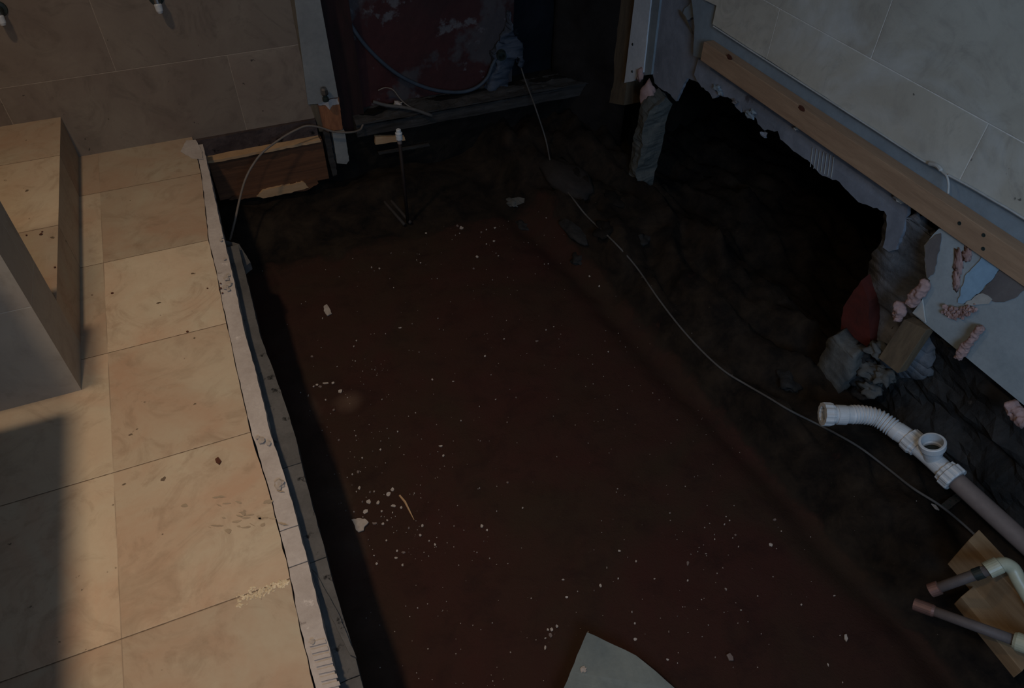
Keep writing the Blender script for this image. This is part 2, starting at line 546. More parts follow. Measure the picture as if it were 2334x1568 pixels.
def ground():
    bm = BM()
    x0, x1, y0, y1, st = -.35, 3.3, -1.38, 3.6, .022
    nx, ny = int((x1 - x0) / st), int((y1 - y0) / st)
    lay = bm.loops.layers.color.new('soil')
    g = [[bm.verts.new((x0 + i * st, y0 + j * st, gz(x0 + i * st, y0 + j * st))) for j in range(ny + 1)] for i in range(nx + 1)]
    for i in range(nx):
        for j in range(ny):
            f = bm.faces.new((g[i][j], g[i + 1][j], g[i + 1][j + 1], g[i][j + 1]))
            for l in f.loops:
                x, y = l.vert.co.x, l.vert.co.y
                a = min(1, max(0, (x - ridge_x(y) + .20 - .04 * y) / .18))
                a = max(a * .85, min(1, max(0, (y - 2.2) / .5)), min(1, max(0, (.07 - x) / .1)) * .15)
                # pale sandy blobs, plus a painted lift for the shade along the slab edge
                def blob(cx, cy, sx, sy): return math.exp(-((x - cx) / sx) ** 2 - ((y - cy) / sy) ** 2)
                sand_shade_lift = .62 * min(1, max(0, (.09 - x) / .05)) * (1 if y < 2.2 else 0) + blob(.15, 1.74, .09, .06) * .62 + blob(.17, 1.70, .05, .12) * .3 + blob(.10, 1.35, .06, .4) * .45 + blob(.14, .95, .07, .3) * .35
                l[lay] = (a, min(1, sand_shade_lift), 0, 1)
    bmesh.ops.recalc_face_normals(bm, faces=bm.faces)
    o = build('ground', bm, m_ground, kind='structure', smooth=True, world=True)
    return o


ground()


def struct(name, parts, m, **k):
    bm = BM()
    for lo, hi in parts: box(bm, lo, hi)
    return build(name, bm, m, kind='structure', world=True, **k)


# tiled floor, its right edge cut unevenly
cut_px = [(440, 322), (458, 400), (470, 500), (475, 550), (489, 607), (514, 730), (533, 818), (556, 921), (573, 994), (585, 1036), (606, 1098), (621, 1152), (657, 1301), (683, 1435), (715, 1568)]
cut = [at(px, py, 2, 0) for px, py in cut_px]
cut[0].y = 3.0
cut.append(Vector((cut[-1].x, -1.3, 0)))
bm = BM()
torn(bm, cut + [Vector((-2.0, -1.3, 0)), Vector((-2.0, 3.0, 0))], (0, 0, -.014), seg=.03, jit=.0016, straight=(len(cut), len(cut) + 1, len(cut) - 1))
build('floor', bm, m_floor, kind='structure', world=True)
struct('floor_screed', [((-2.0, -1.3, -.2), (-.15, 3.0, -.0145))], m_mortar)
bm = BM()
plate(bm, (-.105, -1.3, -.6), (-.105, 3.05, -.6), (-.105, 3.05, -.115), (-.105, -1.3, -.115), (1, 0, 0), 120, 16, .012, 8, .1, 3.0)
build('wall_pit_left', bm, m_leftearth, kind='structure', world=True)

# far wall: stone tiles on the left, bare wall on the right of the post
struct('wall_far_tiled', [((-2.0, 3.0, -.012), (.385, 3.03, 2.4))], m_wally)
bm = BM()
plate(bm, (-2.0, 3.09, -.7), (3.3, 3.09, -.7), (3.3, 3.09, -.07), (-2.0, 3.09, -.07), (0, -1, 0), 140, 24, .03, 5, .1, 6.0)
build('wall_far_footing', bm, m_earth, kind='structure', world=True)
bm = BM()
plate(bm, (.40, 3.13, -.17), (1.365, 3.13, -.17), (1.40, 3.13, 2.4), (.40, 3.13, 2.4), (0, -1, 0), 60, 120, .008, 5, .05, 9.0)
build('wall_far_red', bm, m_red, kind='structure', world=True)
bm = BM()
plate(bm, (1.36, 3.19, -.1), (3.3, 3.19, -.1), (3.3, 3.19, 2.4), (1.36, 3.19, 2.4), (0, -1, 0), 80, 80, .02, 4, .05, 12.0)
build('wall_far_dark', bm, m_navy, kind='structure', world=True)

# raised tiled ledge against the left, and the half-height tiled wall in front of it
struct('floor_ledge', [((-2.0, 1.868, 0), (-.54, 3.0, .168))], m_floor)
struct('wall_nib', [((-2.0, 1.675, 0), (-.54, 1.868, .60))], m_nib)

# right wall: stone tiles down to z .5, board behind
tl = [at(1624, 55, 0, 1.72), at(1633, 13, 0, 1.72), at(1606, 0, 0, 1.72), Vector((1.72, 2.42, .75)), Vector((1.72, 2.42, 2.4)), Vector((1.72, -1.3, 2.4)), Vector((1.72, -1.3, .50)), at(2334, 498, 0, 1.72), at(2270, 460, 0, 1.72), at(2210, 425, 0, 1.72), at(2161, 399, 0, 1.72), at(2117, 374, 0, 1.72)]
tl[6].z = tl[7].z
bm = BM()
torn(bm, tl, (.014, 0, 0), seg=.05, jit=.0012, straight=(3, 4, 5, 6))
build('wall_right', bm, m_wallx, kind='structure', world=True)
XB = 1.736
tornpx = [(1582, 186), (1592, 200), (1606, 209), (1617, 226), (1634, 219), (1652, 223), (1666, 232), (1668, 243), (1682, 258), (1683, 236), (1686, 255), (1700, 262), (1717, 272), (1720, 284), (1735, 299), (1750, 299), (1765, 300), (1771, 319), (1795, 340), (1815, 355), (1845, 378), (1866, 402), (1890, 412), (1905, 416), (1917, 431), (1932, 446), (1949, 463), (1975, 472), (2007, 483), (2013, 493), (2010, 545), (2004, 566), (2018, 576), (2034, 572), (2052, 520), (2062, 470), (2085, 480)]
tp = [at(px, py, 0, XB) for px, py in tornpx]
bm = BM()
torn(bm, [at(1597, 132, 0, XB), at(1580, 127, 0, XB), at(1583, 60, 0, XB), at(1576, 0, 0, XB), Vector((XB, 2.45, 2.4)), Vector((XB, -1.3, 2.4)), Vector((XB, -1.3, .40)), Vector((XB, .6, .40)), Vector((XB, 2.19, .40))], (.012, 0, 0), seg=.02, jit=.002, straight=(4, 5, 6, 7))
build('wall_right_plaster', bm, m_bluegrey, kind='structure', world=True)

# the rest of the room, behind and beside the camera
struct('wall_left', [((-2.1, -1.3, -.2), (-2.0, 3.0, 2.4))], m_paint)
struct('ceiling', [((-2.1, -1.4, 2.4), (3.3, 3.3, 2.5))], m_ceil)
struct('wall_back', [((-2.1, -1.4, -.7), (-.35, -1.3, 2.4)), ((.65, -1.4, -.7), (3.3, -1.3, 2.4)), ((-.35, -1.4, -.7), (.65, -1.3, 1.25)), ((-.35, -1.4, 2.25), (.65, -1.3, 2.4))], m_paint)
wf = struct('window_1', [((-.35, -1.36, 1.25), (-.30, -1.31, 2.25)), ((.60, -1.36, 1.25), (.65, -1.31, 2.25)), ((-.30, -1.36, 1.25), (.60, -1.31, 1.30)), ((-.30, -1.36, 2.20), (.60, -1.31, 2.25))], m_frame)
# the hollow beyond the broken wall
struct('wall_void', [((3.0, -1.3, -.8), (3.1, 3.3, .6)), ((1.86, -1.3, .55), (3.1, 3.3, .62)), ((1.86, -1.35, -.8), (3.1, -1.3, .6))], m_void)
struct('wall_outer', [((1.86, -1.3, .62), (1.95, 3.3, 2.4)), ((1.75, 2.6, .5), (1.95, 3.3, 2.4))], m_paint)
# footing wall low on the right, near the pipes
bm = BM()
plate(bm, (1.80, -1.3, -.62), (1.80, 1.05, -.62), (1.80, 1.05, .36), (1.80, -1.3, .36), (-1, 0, 0), 110, 46, .05, 5, .06, 21.0, (1, 1, 2.2))
build('wall_right_footing', bm, m_mason, kind='structure', world=True)
# ragged jamb on the near side of the hole
bm = BM()
jp = [(2016, 470), (2010, 545), (1992, 570), (1980, 610), (1968, 655), (1978, 705), (1985, 760), (1992, 800), (2010, 850), (2100, 850), (2130, 700), (2140, 540), (2100, 480)]
torn(bm, [at(px, py, 0, 1.77) for px, py in jp], (.09, 0, 0), seg=.015, jit=.006)
rough(bm, 2, .035, 7, 4.0)
build('wall_right_jamb', bm, m_jamb, kind='structure', world=True, smooth=True)
# dark rough return wall between the far corner and the brown stud
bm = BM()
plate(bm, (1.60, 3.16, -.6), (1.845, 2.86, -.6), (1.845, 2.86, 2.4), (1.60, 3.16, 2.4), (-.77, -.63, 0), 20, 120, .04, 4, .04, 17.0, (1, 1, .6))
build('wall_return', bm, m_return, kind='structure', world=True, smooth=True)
# flat dark face behind the stud on the far right
bm = BM()
plate(bm, (1.92, 2.66, -.62), (1.92, 3.2, -.62), (1.92, 3.2, .6), (1.92, 2.66, .6), (-1, 0, 0), 40, 50, .02, 5, .03, 31.0)
build('wall_far_right', bm, m_navy, kind='structure', world=True)

# ------------------------------------------------------------------ edge of the tiled floor
right_px = [(465, 340), (481, 410), (500, 500), (512, 550), (529, 619), (556, 749), (582, 844), (619, 997), (621, 1000), (640, 1060), (657, 1112), (704, 1290), (744, 1453), (773, 1568)]
left_px = [(447, 340), (458, 400), (470, 500), (475, 550), (489, 607), (514, 730), (533, 818), (556, 921), (573, 994), (580, 1010), (588, 1040), (606, 1098), (621, 1152), (657, 1301), (683, 1435), (717, 1568)]
ZS = -.003


def side(pxs, z, ya, yb, dx=0.0):
    P = [at(a, b, 2, z) for a, b in pxs]
    P.sort(key=lambda p: -p.y)
    if yb < P[-1].y: P.append(Vector((P[-1].x, yb, z)))
    if ya > P[0].y: P.insert(0, Vector((P[0].x, ya, z)))
    def x_at(y):
        for a, b in zip(P, P[1:]):
            if a.y >= y >= b.y: return a.x + (b.x - a.x) * (a.y - y) / max(1e-6, a.y - b.y)
        return P[-1].x
    out = [Vector((x_at(ya) + dx, ya, z))] + [p + Vector((dx, 0, 0)) for p in P if yb < p.y < ya] + [Vector((x_at(yb) + dx, yb, z))]
    return out


strips = [(2.93, 1.03, 'long pale cut board edge beside the far floor tiles'), (1.027, .93, 'short cracked piece of pale board edge midway along the floor'),
          (.927, .50, 'pale board edge beside the nearest whole floor tile'), (.497, -.5, 'pale scored board edge at the bottom of the picture')]
for ya, yb, lab in strips:
    L = side(left_px, ZS, ya, yb, .0025)
    R = side(right_px, ZS, ya, yb)
    bm = BM()
    torn(bm, L + R[::-1], (0, 0, -.05), seg=.02, jit=.0012)
    build('floor_edge_board', bm, m_strip, label=lab, cat='board', group='pale boards edging the tiled floor')
# grey blocks one step lower
gr_px = [(520, 470), (556, 611), (594, 768), (640, 890), (674, 997), (690, 1069), (730, 1217), (766, 1351), (802, 1471), (828, 1568)]
ZB = -.055
cuts = [at(530, 560, 2, ZB).y, at(666, 1061, 2, ZB).y, at(728, 1275, 2, ZB).y, at(795, 1549, 2, ZB).y, -.5]
labs = ['longest grey concrete block below the pale board edge', 'grey concrete block with black stains at its far end', 'grey concrete block with a long crack beside the near floor edge', 'last grey concrete block at the bottom edge of the picture']
for i in range(4):
    ya, yb = cuts[i] - .0015, cuts[i + 1] + .0015
    R = side(gr_px, ZB, ya, yb)
    bm = BM()
    torn(bm, [Vector((-.149, ya, ZB))] + R + [Vector((-.149, yb, ZB))], (0, 0, -.06), seg=.025, jit=.0012)
    build('concrete_block', bm, m_block, label=labs[i], cat='block', group='grey blocks under the floor edge')
# lath on the blocks
bm = BM()
torn(bm, [at(712, 1300, 2, ZB + .008), at(722, 1310, 2, ZB + .008), at(770, 1395, 2, ZB + .008), at(812, 1498, 2, ZB + .008), at(798, 1492, 2, ZB + .008), at(752, 1400, 2, ZB + .008)], (0, 0, -.007), seg=.01, jit=.0006)
build('slate_sliver', bm, m_block, label='long thin slate sliver lying on the grey blocks near the bottom', cat='sliver')
# little board flap at the far end of the blocks
bm = BM()
torn(bm, [at(514, 548, 2, -.08), at(545, 556, 2, -.08), at(571, 598, 2, -.10), at(553, 612, 2, -.09), at(528, 600, 2, -.08)], (0, 0, -.03), seg=.01, jit=.001)
build('board_offcut', bm, m_block, label='small grey board offcut poking out by the end of the pale cable', cat='offcut')

bm = BM()
torn(bm, [at(a, b, 2, .0015) for a, b in [(424, 320), (446, 318), (459, 342), (463, 362), (436, 360), (411, 345)]], (0, 0, -.002), seg=.01, jit=.0015)
build('filler_patch', bm, m_strip, label='pale filler patch at the far corner of the tiled floor', cat='filler')
# cut stubs scored across the near pale board
for i, py in enumerate((1462, 1478, 1493, 1508, 1524, 1541, 1558)):
    a = at(703 + (py - 1462) * .33, py + 4, 2, -.002); b = at(741 + (py - 1462) * .33, py - 5, 2, -.002)
    bm = BM()
    torn(bm, [a, b, b + Vector((.001, -.009, 0)), a + Vector((.001, -.009, 0))], (0, 0, .0025), seg=.01, jit=.0006)
    build('adhesive_ridge', bm, m_strip, label='raised stripe of adhesive across the near end of the pale board', cat='adhesive ridge', group='adhesive ridges on the near board')

# crumbs of mortar on the pale board
for i, (px, py, r) in enumerate([(517, 634, 9), (522, 646, 10), (514, 655, 8), (521, 660, 7), (512, 590, 5), (520, 627, 6), (595, 1003, 9), (612, 1010, 6), (636, 1103, 12), (587, 997, 5), (504, 548, 5), (506, 541, 4), (712, 1462, 5)]):
    p = at(px, py, 2, .002)
    s = r / 1000.
    bm = BM()
    lump(bm, p, (s, s * 1.2, s * .35), i * 3.3, .6, 2)
    lab = 'crumb of white mortar on the pale board edge'
    build('mortar_crumb', bm, m_flake, label=lab, cat='crumb', group='mortar crumbs on the pale board edge')

# dark chip on the tile and glue smear
bm = BM()
torn(bm, [at(490, 1046, 2, .004), at(497, 1041, 2, .004), at(504, 1050, 2, .004), at(499, 1058, 2, .004), at(492, 1053, 2, .004)], (0, 0, -.004), seg=.005, jit=.0006)
build('dark_chip', bm, m_knot, label='dark brown chip lying on a beige floor tile', cat='chip')
bm = BM()
for k in range(150):
    u, v = rnd.random(), rnd.gauss(0, .3)
    px = 540 + 120 * u; py = 1372 - 46 * u + v * (26 - 14 * u) - 2
    p = at(px, py, 2, .0004)
    s = rnd.uniform(.0012, .0036)
    lump(bm, p, (s * 1.4, s, s * .45), k * 1.7, .5, 1, rot=Matrix.Rotation(rnd.uniform(0, 3), 3, 'Z'))
build('glue_residue', bm, m_glue, kind='stuff', label='glittering smear of dried glue beside the near floor joint', cat='glue residue')
bm = BM()
for k in range(26):
    px, py = rnd.gauss(560, 42), rnd.gauss(1172, 30)
    p = at(px, py, 2, .0008)
    a_, b_ = rnd.uniform(.003, .016), rnd.uniform(.003, .009)
    q_ = rnd.uniform(0, 3)
    torn(bm, [p + Vector((math.cos(t_ + q_) * a_, math.sin(t_) * b_, 0)) * rnd.uniform(.6, 1.3) for t_ in (0, .8, 1.7, 2.5, 3.3, 4.2, 5.2)], (0, 0, -.0008), seg=.004, jit=.0015)
build('adhesive_smear', bm, m_smear, kind='stuff', label='dull greyish adhesive smears across the large near floor tile', cat='adhesive')
# specks on ledge and tiles
for px, py, r, z in [(93, 534, 5, .17), (96, 528, 3, .17), (60, 536, 3, .17), (503, 646, 3, .001), (503, 657, 4, .001), (507, 668, 3, .001), (125, 609, 3, .17), (256, 668, 4, .001), (473, 657, 3, .001), (427, 756, 4, .001)]:
    bm = BM()
    p = at(px, py, 2, z)
    lump(bm, p, (r / 900, r / 900, r / 1800), px, .5, 1)
    up = z > .1
    build('dirt_speck', bm, m_knot, label='small dark speck of dirt on the raised tiled ledge' if up else 'small dark speck of dirt on the beige floor tiles', cat='speck', group='dirt specks on the ledge' if up else 'dirt specks on the floor tiles')


# ------------------------------------------------------------------ far left: joist and post
def Y(px, py, y): return at(px, py, 1, y)


bm = BM()
plate(bm, (-.12, 2.985, -.088), (.385, 2.985, -.088), (.385, 2.985, -.0125), (-.13, 2.985, -.0125), (0, -1, 0), 60, 8, .006, 14, .06, 2.0)
build('mortar_bed', bm, m_bed, label='rough dark mortar bed under the far wall tiles, above the joist', cat='mortar')
jt = empty('timber_joist', (.16, 3.02, -.30), 'reddish brown timber joist under the far tiled wall with splintered underside', 'joist')
bm = BM()
box(bm, (-.085, 2.968, -.295), (.395, 3.02, -.098)); bevel(bm, .002)
rough(bm, 0, .001, 20)
build('joist_face', bm, m_joist, jt)
bm = BM()
torn(bm, [Vector((-.09, 2.945, -.0975)), Vector((-.05, 2.94, -.0975)), Vector((.12, 2.942, -.0975)), Vector((.385, 2.945, -.0975)), Vector((.385, 3.02, -.0975)), Vector((-.09, 3.02, -.0975))], (0, 0, .011), seg=.02, jit=.004)
build('pale_top_batten', bm, m_newwood, jt, label='pale freshly cut strip along the top of the joist')
bm = BM()
torn(bm, [Y(585, 448, 2.955), Y(600, 434, 2.955), Y(692, 415, 2.955), Y(704, 428, 2.955), Y(660, 440, 2.955), Y(600, 452, 2.955)], (0, .015, 0), seg=.01, jit=.002)
build('broken_edge', bm, m_newwood, jt, label='pale torn wood along the underside')
bm = BM()
torn(bm, [Y(522, 456, 2.962), Y(530, 448, 2.962), Y(600, 436, 2.962), Y(720, 405, 2.962), Y(726, 418, 2.962), Y(700, 434, 2.962), Y(600, 450, 2.962)], (0, .03, 0), seg=.012, jit=.004)
build('splintered_edge', bm, m_joist, jt)

pt = empty('wooden_post', (.44, 3.04, -.25), 'painted post with raw orange foot between tiled wall and red plaster', 'post')
bm = BM()
torn(bm, [Y(732, 236, 2.99), Y(702, 238, 2.99), Y(664, 0, 2.99) + Vector((.012, 0, 0)), Vector((.40, 2.99, 2.4)), Vector((.49, 2.99, 2.4)), Y(730, 0, 2.99), Y(771, 222, 2.99), Y(745, 226, 2.99)], (0, .13, 0), seg=.02, jit=.0015, straight=(1, 2, 3, 4, 5))
build('painted_board', bm, m_postw, pt, label='white painted upper board')
bm = BM()
torn(bm, [Y(708, 240, 2.995), Y(690, 150, 2.995), Y(662, 0, 2.995), Vector((.377, 2.995, 2.4)), Vector((.40, 2.995, 2.4)), Y(668, 0, 2.995) + Vector((.008, 0, 0)), Y(702, 150, 2.995), Y(738, 300, 2.995), Y(728, 300, 2.995)], (0, .05, 0), seg=.03, jit=.001)
build('edge_bead', bm, m_stud, pt, label='narrow brownish side strip')
bm = BM()
torn(bm, [Y(722, 236, 3.0), Y(773, 222, 3.0), Y(781, 295, 3.0), Y(737, 302, 3.0)], (0, .1, 0), seg=.01, jit=.0015)
build('raw_foot', bm, m_orange, pt, label='raw orange wood with nail holes')
bm = BM()
torn(bm, [Y(724, 232, 2.997), Y(770, 224, 2.997), Y(773, 238, 2.997), Y(758, 240, 2.997), Y(752, 250, 2.997), Y(742, 240, 2.997), Y(726, 240, 2.997)], (0, .002, 0), seg=.008, jit=.002)
build('peeling_paint', bm, m_strip, pt, label='peeling white paint at the joint')
bm = BM()
torn(bm, [Y(758, 305, 2.985), Y(786, 300, 2.985), Y(796, 366, 2.985), Y(790, 374, 2.985), Y(768, 372, 2.985)], (0, .05, 0), seg=.01, jit=.001)
build('pale_cleat', bm, m_postw, pt, label='pale short board at the foot')
bm = BM()
torn(bm, [Y(737, 300, 2.98), Y(752, 305, 2.98), Y(769, 398, 2.98), Y(759, 402, 2.98), Y(748, 360, 2.98)], (0, .04, 0), seg=.01, jit=.002)
build('splint', bm, m_plate, pt)
# valve on the post
bt = empty('pipe_fitting', Y(743, 222, 2.97), 'small brass pipe fitting with square head standing on the post foot', 'fitting')
p = Y(743, 230, 2.96)
bm = BM(); lathe(bm, p, (0, 0, 1), [(0, 0), (0, .013), (.014, .013), (.016, .009), (.028, .009), (.028, 0)], 12)
build('stem', bm, m_darkm, bt)
bm = BM(); lathe(bm, p + Vector((0, 0, .028)), (0, 0, 1), [(0, 0), (0, .014), (.006, .0165), (.022, .0145), (.030, .011), (.030, .006), (.024, .005), (.024, 0)], 6)
build('hex_nut', bm, m_metal, bt)

# fittings left hanging on the far tiled wall
for (px, py, lab) in [(362, 18, 'capped water outlet on the far tiled wall, top of the picture'), (2, 45, 'water outlet on the far tiled wall at the left picture edge')]:
    q = Y(px, py, 2.955)
    e = empty('water_outlet', (q.x, 3.0, q.z), lab, 'outlet', 'water outlets on the far tiled wall')
    bm = BM(); lathe(bm, (q.x, 3.0, q.z + .02), (0, -1, 0), [(0, 0), (0, .026), (.006, .024), (.008, .014), (.045, .014), (.045, 0)], 20)
    build('wall_elbow', bm, m_darkm, e)
    bm = BM(); lathe(bm, (q.x, 2.962, q.z + .03), (0, -.15, -1), [(0, 0), (0, .011), (.018, .012), (.018, 0)], 16)
    build('elbow_nut', bm, m_metal, e)
    bm = BM(); lathe(bm, (q.x, 2.958, q.z + .014), (0, -.15, -1), [(0, 0), (0, .011), (.004, .0135), (.024, .0125), (.032, .008), (.034, 0)], 16)
    build('end_cap', bm, m_pipew, e, label='white plastic cap')

# ------------------------------------------------------------------ far wall, right part
bm = BM()
box(bm, (.50, 3.075, -.14), (.615, 3.16, 2.39)); rough(bm, 6, .003, 12)
build('dark_wall_stud', bm, m_darkstud, label='dark reddish timber stud between the painted post and the red plaster', cat='stud')
sp_ = empty('bottom_plate', (.95, 3.06, -.13), 'grey timber bottom plate with dusty top below the red plaster', 'plate')
bm = BM()
plate(bm, (.56, 3.02, -.150), (1.75, 3.02, -.150), (1.75, 3.02, -.085), (.56, 3.02, -.085), (0, -1, 0), 90, 8, .006, 9, .1, 7.0)
build('plate_face', bm, m_plate, sp_)
bm = BM()
plate(bm, (.56, 3.012, -.086), (1.75, 3.012, -.086), (1.75, 3.125, -.066), (.56, 3.125, -.066), (0, 0, 1), 100, 12, .014, 12, .004, 5.0)
build('dust_layer', bm, m_plate, sp_)
# pale lath and slat in the gap under the plate
bm = BM(); torn(bm, [Y(855, 312, 3.03), Y(922, 312, 3.03), Y(924, 320, 3.03), Y(856, 330, 3.03)], (0, .02, 0), seg=.01, jit=.001)
build('broken_lath', bm, m_newwood, label='short pale slat in the gap behind the capped pipe', cat='slat')
bm = BM(); torn(bm, [Y(862, 348, 3.035), Y(978, 328, 3.035), Y(980, 333, 3.035), Y(864, 353, 3.035)], (0, .012, 0), seg=.01, jit=.001)
build('grey_lath', bm, m_plate, label='thin grey lath lying lower than the pale slat', cat='lath')

# grey pale-blue lump where the hose enters
ob = empty('plaster_collar', Y(1150, 200, 3.10), 'lumpy pale blue plaster collar around the end of the hose', 'collar')
bm = BM()
torn(bm, [Y(px, py, 3.085) for px, py in [(1164, 30), (1173, 90), (1190, 105), (1196, 140), (1190, 156), (1181, 150), (1177, 130), (1168, 152), (1160, 168), (1158, 200), (1130, 217), (1112, 207), (1118, 180), (1125, 150), (1121, 122), (1134, 108), (1150, 102), (1156, 70)]], (0, .045, 0), seg=.012, jit=.003)
rough(bm, 2, .03, 14, 3.0)
build('plaster_blob', bm, m_collar, ob, smooth=True)
bm = BM(); lathe(bm, Y(1142, 122, 3.07), (-.25, -1, -.2), [(0, .0), (0, .022), (.025, .022), (.025, .014), (.0, .014)], 14)
build('dark_socket', bm, m_darkm, ob)

hz = [(768, -20), (786, 30), (815, 80), (850, 122), (900, 165), (950, 192), (1000, 207), (1050, 210), (1085, 200), (1110, 178), (1122, 150), (1132, 130)]
bm = BM(); tube(bm, smoothpath([Y(a, b, 3.085) for a, b in hz], 6), .0085, 10)
build('hose', bm, m_hose, label='blue grey hose hanging in a curve across the red plaster', cat='hose', smooth=True)
bm = BM(); tube(bm, smoothpath([Y(850, 232, 3.07), Y(880, 240, 3.06), Y(915, 244, 3.04), Y(945, 250, 3.01), Y(985, 264, 2.985)], 6), .008, 10)
build('cut_conduit', bm, m_cable, label='stubby grey conduit with a cut end lying on the bottom plate', cat='conduit', smooth=True)
bm = BM(); tube(bm, smoothpath([Y(862, 206, 3.09), Y(878, 200, 3.085), Y(896, 205, 3.07), Y(912, 225, 3.05), Y(926, 238, 3.03), Y(940, 246, 3.02)], 6), .0028, 8)
build('bare_wire', bm, m_cablew, label='thin yellowish wire curling over the cut conduit', cat='wire', smooth=True)
bm = BM(); lump(bm, Y(907, 238, 3.06), (.022, .015, .014), 3, .6, 2)
build('plaster_crumb', bm, m_flake, label='pale plaster crumb under the yellowish wire', cat='crumb')

# capped vertical pipe standing on the ground
base = at(930, 508, 2, gz(.67, 2.66) + .01)
cp = empty('water_pipe', base, 'thin upright pipe with white end cap rising from the dark ground', 'pipe')
top = at(925, 318, 1, base.y)
bm = BM(); tube(bm, [base, (base.x, base.y, top.z)], .0075, 12)
build('riser', bm, m_rust, cp, smooth=True)
tx = Vector((base.x, base.y, top.z))
bm = BM(); lathe(bm, tx - Vector((0, 0, .012)), (0, 0, 1), [(0, 0), (0, .0095), (.016, .0095), (.016, .0), ], 16)
build('collet', bm, m_pipeg, cp, label='grey collar under the cap')
bm = BM(); lathe(bm, tx + Vector((0, 0, .004)), (0, 0, 1), [(0, 0), (0, .0105), (.004, .014), (.020, .014), (.021, .0115), (.025, .0115), (.026, .0145), (.032, .0145), (.034, .011), (.046, .010), (.048, .007), (.048, 0)], 20)
build('end_cap', bm, m_pipew, cp, label='white plastic end cap', smooth=False)
for k, (a, b, lab) in enumerate([((842, 424), (922, 512), 'left one of two dull pipes running back from the upright pipe'), ((856, 420), (936, 508), 'right one of two dull pipes running back from the upright pipe')]):
    A = at(*a, 2, -.385); B = at(*b, 2, -.405)
    bm = BM(); tube(bm, [A, A.lerp(B, .5) + Vector((0, 0, .004)), B], .0075, 10)
    build('ground_pipe', bm, m_rust2, label=lab, cat='pipe', group='pipes on the ground by the far wall', smooth=True)

# pale cable looping over the joist
cc = [Y(828, 282, 3.02), Y(820, 296, 2.99), Y(795, 302, 2.96), Y(760, 300, 2.95), Y(728, 290, 2.94), Y(700, 287, 2.925), Y(675, 296, 2.91), Y(640, 316, 2.89), Y(600, 346, 2.86), Y(575, 378, 2.83), Y(558, 412, 2.80), Y(546, 455, 2.74), Y(535, 505, 2.66), Y(524, 548, 2.58)]
bm = BM(); tube(bm, smoothpath(cc, 6), .0046, 10)
build('pale_cable', bm, m_cablew, label='pale cable looping over the joist down behind the board edge', cat='cable', smooth=True)

# ------------------------------------------------------------------ long cable over the footing
lc = [(1188, 158), (1205, 200), (1222, 245), (1241, 322)]
P = [Y(1188, 155, 3.07), Y(1196, 180, 3.03), Y(1208, 212, 2.96), Y(1222, 250, 2.86)]
prev = None
for a, b in [(1243, 330), (1258, 380), (1285, 425), (1310, 458), (1340, 495), (1400, 552), (1450, 608), (1500, 680), (1550, 745), (1600, 800), (1650, 845), (1700, 876), (1750, 905), (1800, 935), (1860, 965), (1905, 988), (1960, 1020), (2020, 1065), (2080, 1112), (2140, 1150), (2190, 1190), (2236, 1232)]:
    z = -.3
    for _ in range(12):
        q = at(a, b, 2, z); z = z * .5 + .5 * (gz(q.x, q.y) + (.04 if a > 2000 else .017))
    P.append(at(a, b, 2, z))
P[4].z += .03
bm = BM(); tube(bm, smoothpath(P, 5), .0036, 10)
build('long_cable', bm, m_cable, label='long thin grey cable trailing along the rubble footing', cat='cable', smooth=True)

# stones on the ground and on the footing
def on_ground(px, py, h=0.0):
    z = -.35
    for _ in range(14):
        q = at(px, py, 2, z); z = z * .5 + .5 * (gz(q.x, q.y) + h)
    return at(px, py, 2, z)


stones = [(1172, 460, .030, 'flat grey stone on the dark ground near the far corner', m_mortar), (1190, 512, .035, 'low dark lump of rubble just before the flat grey stone', m_mason),
          (1285, 395, .10, 'large smooth grey boulder at the far end of the footing', m_boulder), (1400, 452, .035, 'crumbly brown rubble lump beside the grey boulder', m_earth),
          (1308, 520, .05, 'dark rubble lump on the footing below the boulder', m_mason), (1385, 520, .05, 'brown rubble lump in front of the mortar pillar', m_earth),
          (1460, 545, .035, 'small rubble piece at the foot of the mortar pillar', m_mason), (1320, 590, .035, 'upright rubble lump on the inner side of the footing', m_mason),
          (1800, 860, .05, 'grey rubble lump left of the broken mortar slab', m_mason),
          
(2040, 900, .05, 'dark stone behind the white waste pipe', m_mason), (2150, 880, .06, 'dark stone under the white plasterboard', m_mason)]
for i, (px, py, r, lab, m) in enumerate(stones):
    p = on_ground(px, py)
    bm = BM()
    lump(bm, p - Vector((0, 0, r * .12)), (r * .9, r * 2.0 if 'boulder' in lab else r * 1.2, r * .42), i * 5.1, .35 if 'boulder' in lab else .7, 3, 1.3, Matrix.Rotation(.2 + i * .3, 3, 'Z') if 'boulder' not in lab else Matrix.Rotation(.04, 3, 'Z'))
    build('rubble_stone', bm, m, label=lab, cat='stone', group='rubble along the pit', smooth=True)

# ------------------------------------------------------------------ right: stud, boards, pillar
def Xp(px, py, x): return at(px, py, 0, x)


bm = BM()
hexa(bm, [Xp(1376, 232, 1.80), Xp(1422, 240, 1.80), Xp(1446, -40, 1.80), Xp(1402, -40, 1.80)], [p + Vector((.09, 0, 0)) for p in (Xp(1376, 232, 1.80), Xp(1422, 240, 1.80), Xp(1446, -40, 1.80), Xp(1402, -40, 1.80))])
for v in bm.verts:
    if v.co.z > .4: v.co.z = 2.39
build('wall_stud', bm, m_stud, label='dim brown timber stud left of the white board strip', cat='stud')
wb = empty('white_board_strip', Xp(1450, 190, 1.78), 'narrow white plasterboard strip hanging beside the brown stud', 'board')
a = [Xp(1423, 189, 1.765), Xp(1445, 184, 1.765), Xp(1463, 178, 1.765), Xp(1484, 170, 1.765), Xp(1504, 0, 1.765), Xp(1446, 0, 1.765)]
hi_ = [Vector((1.765, a[4].y, 2.39)), Vector((1.765, a[5].y, 2.39))]
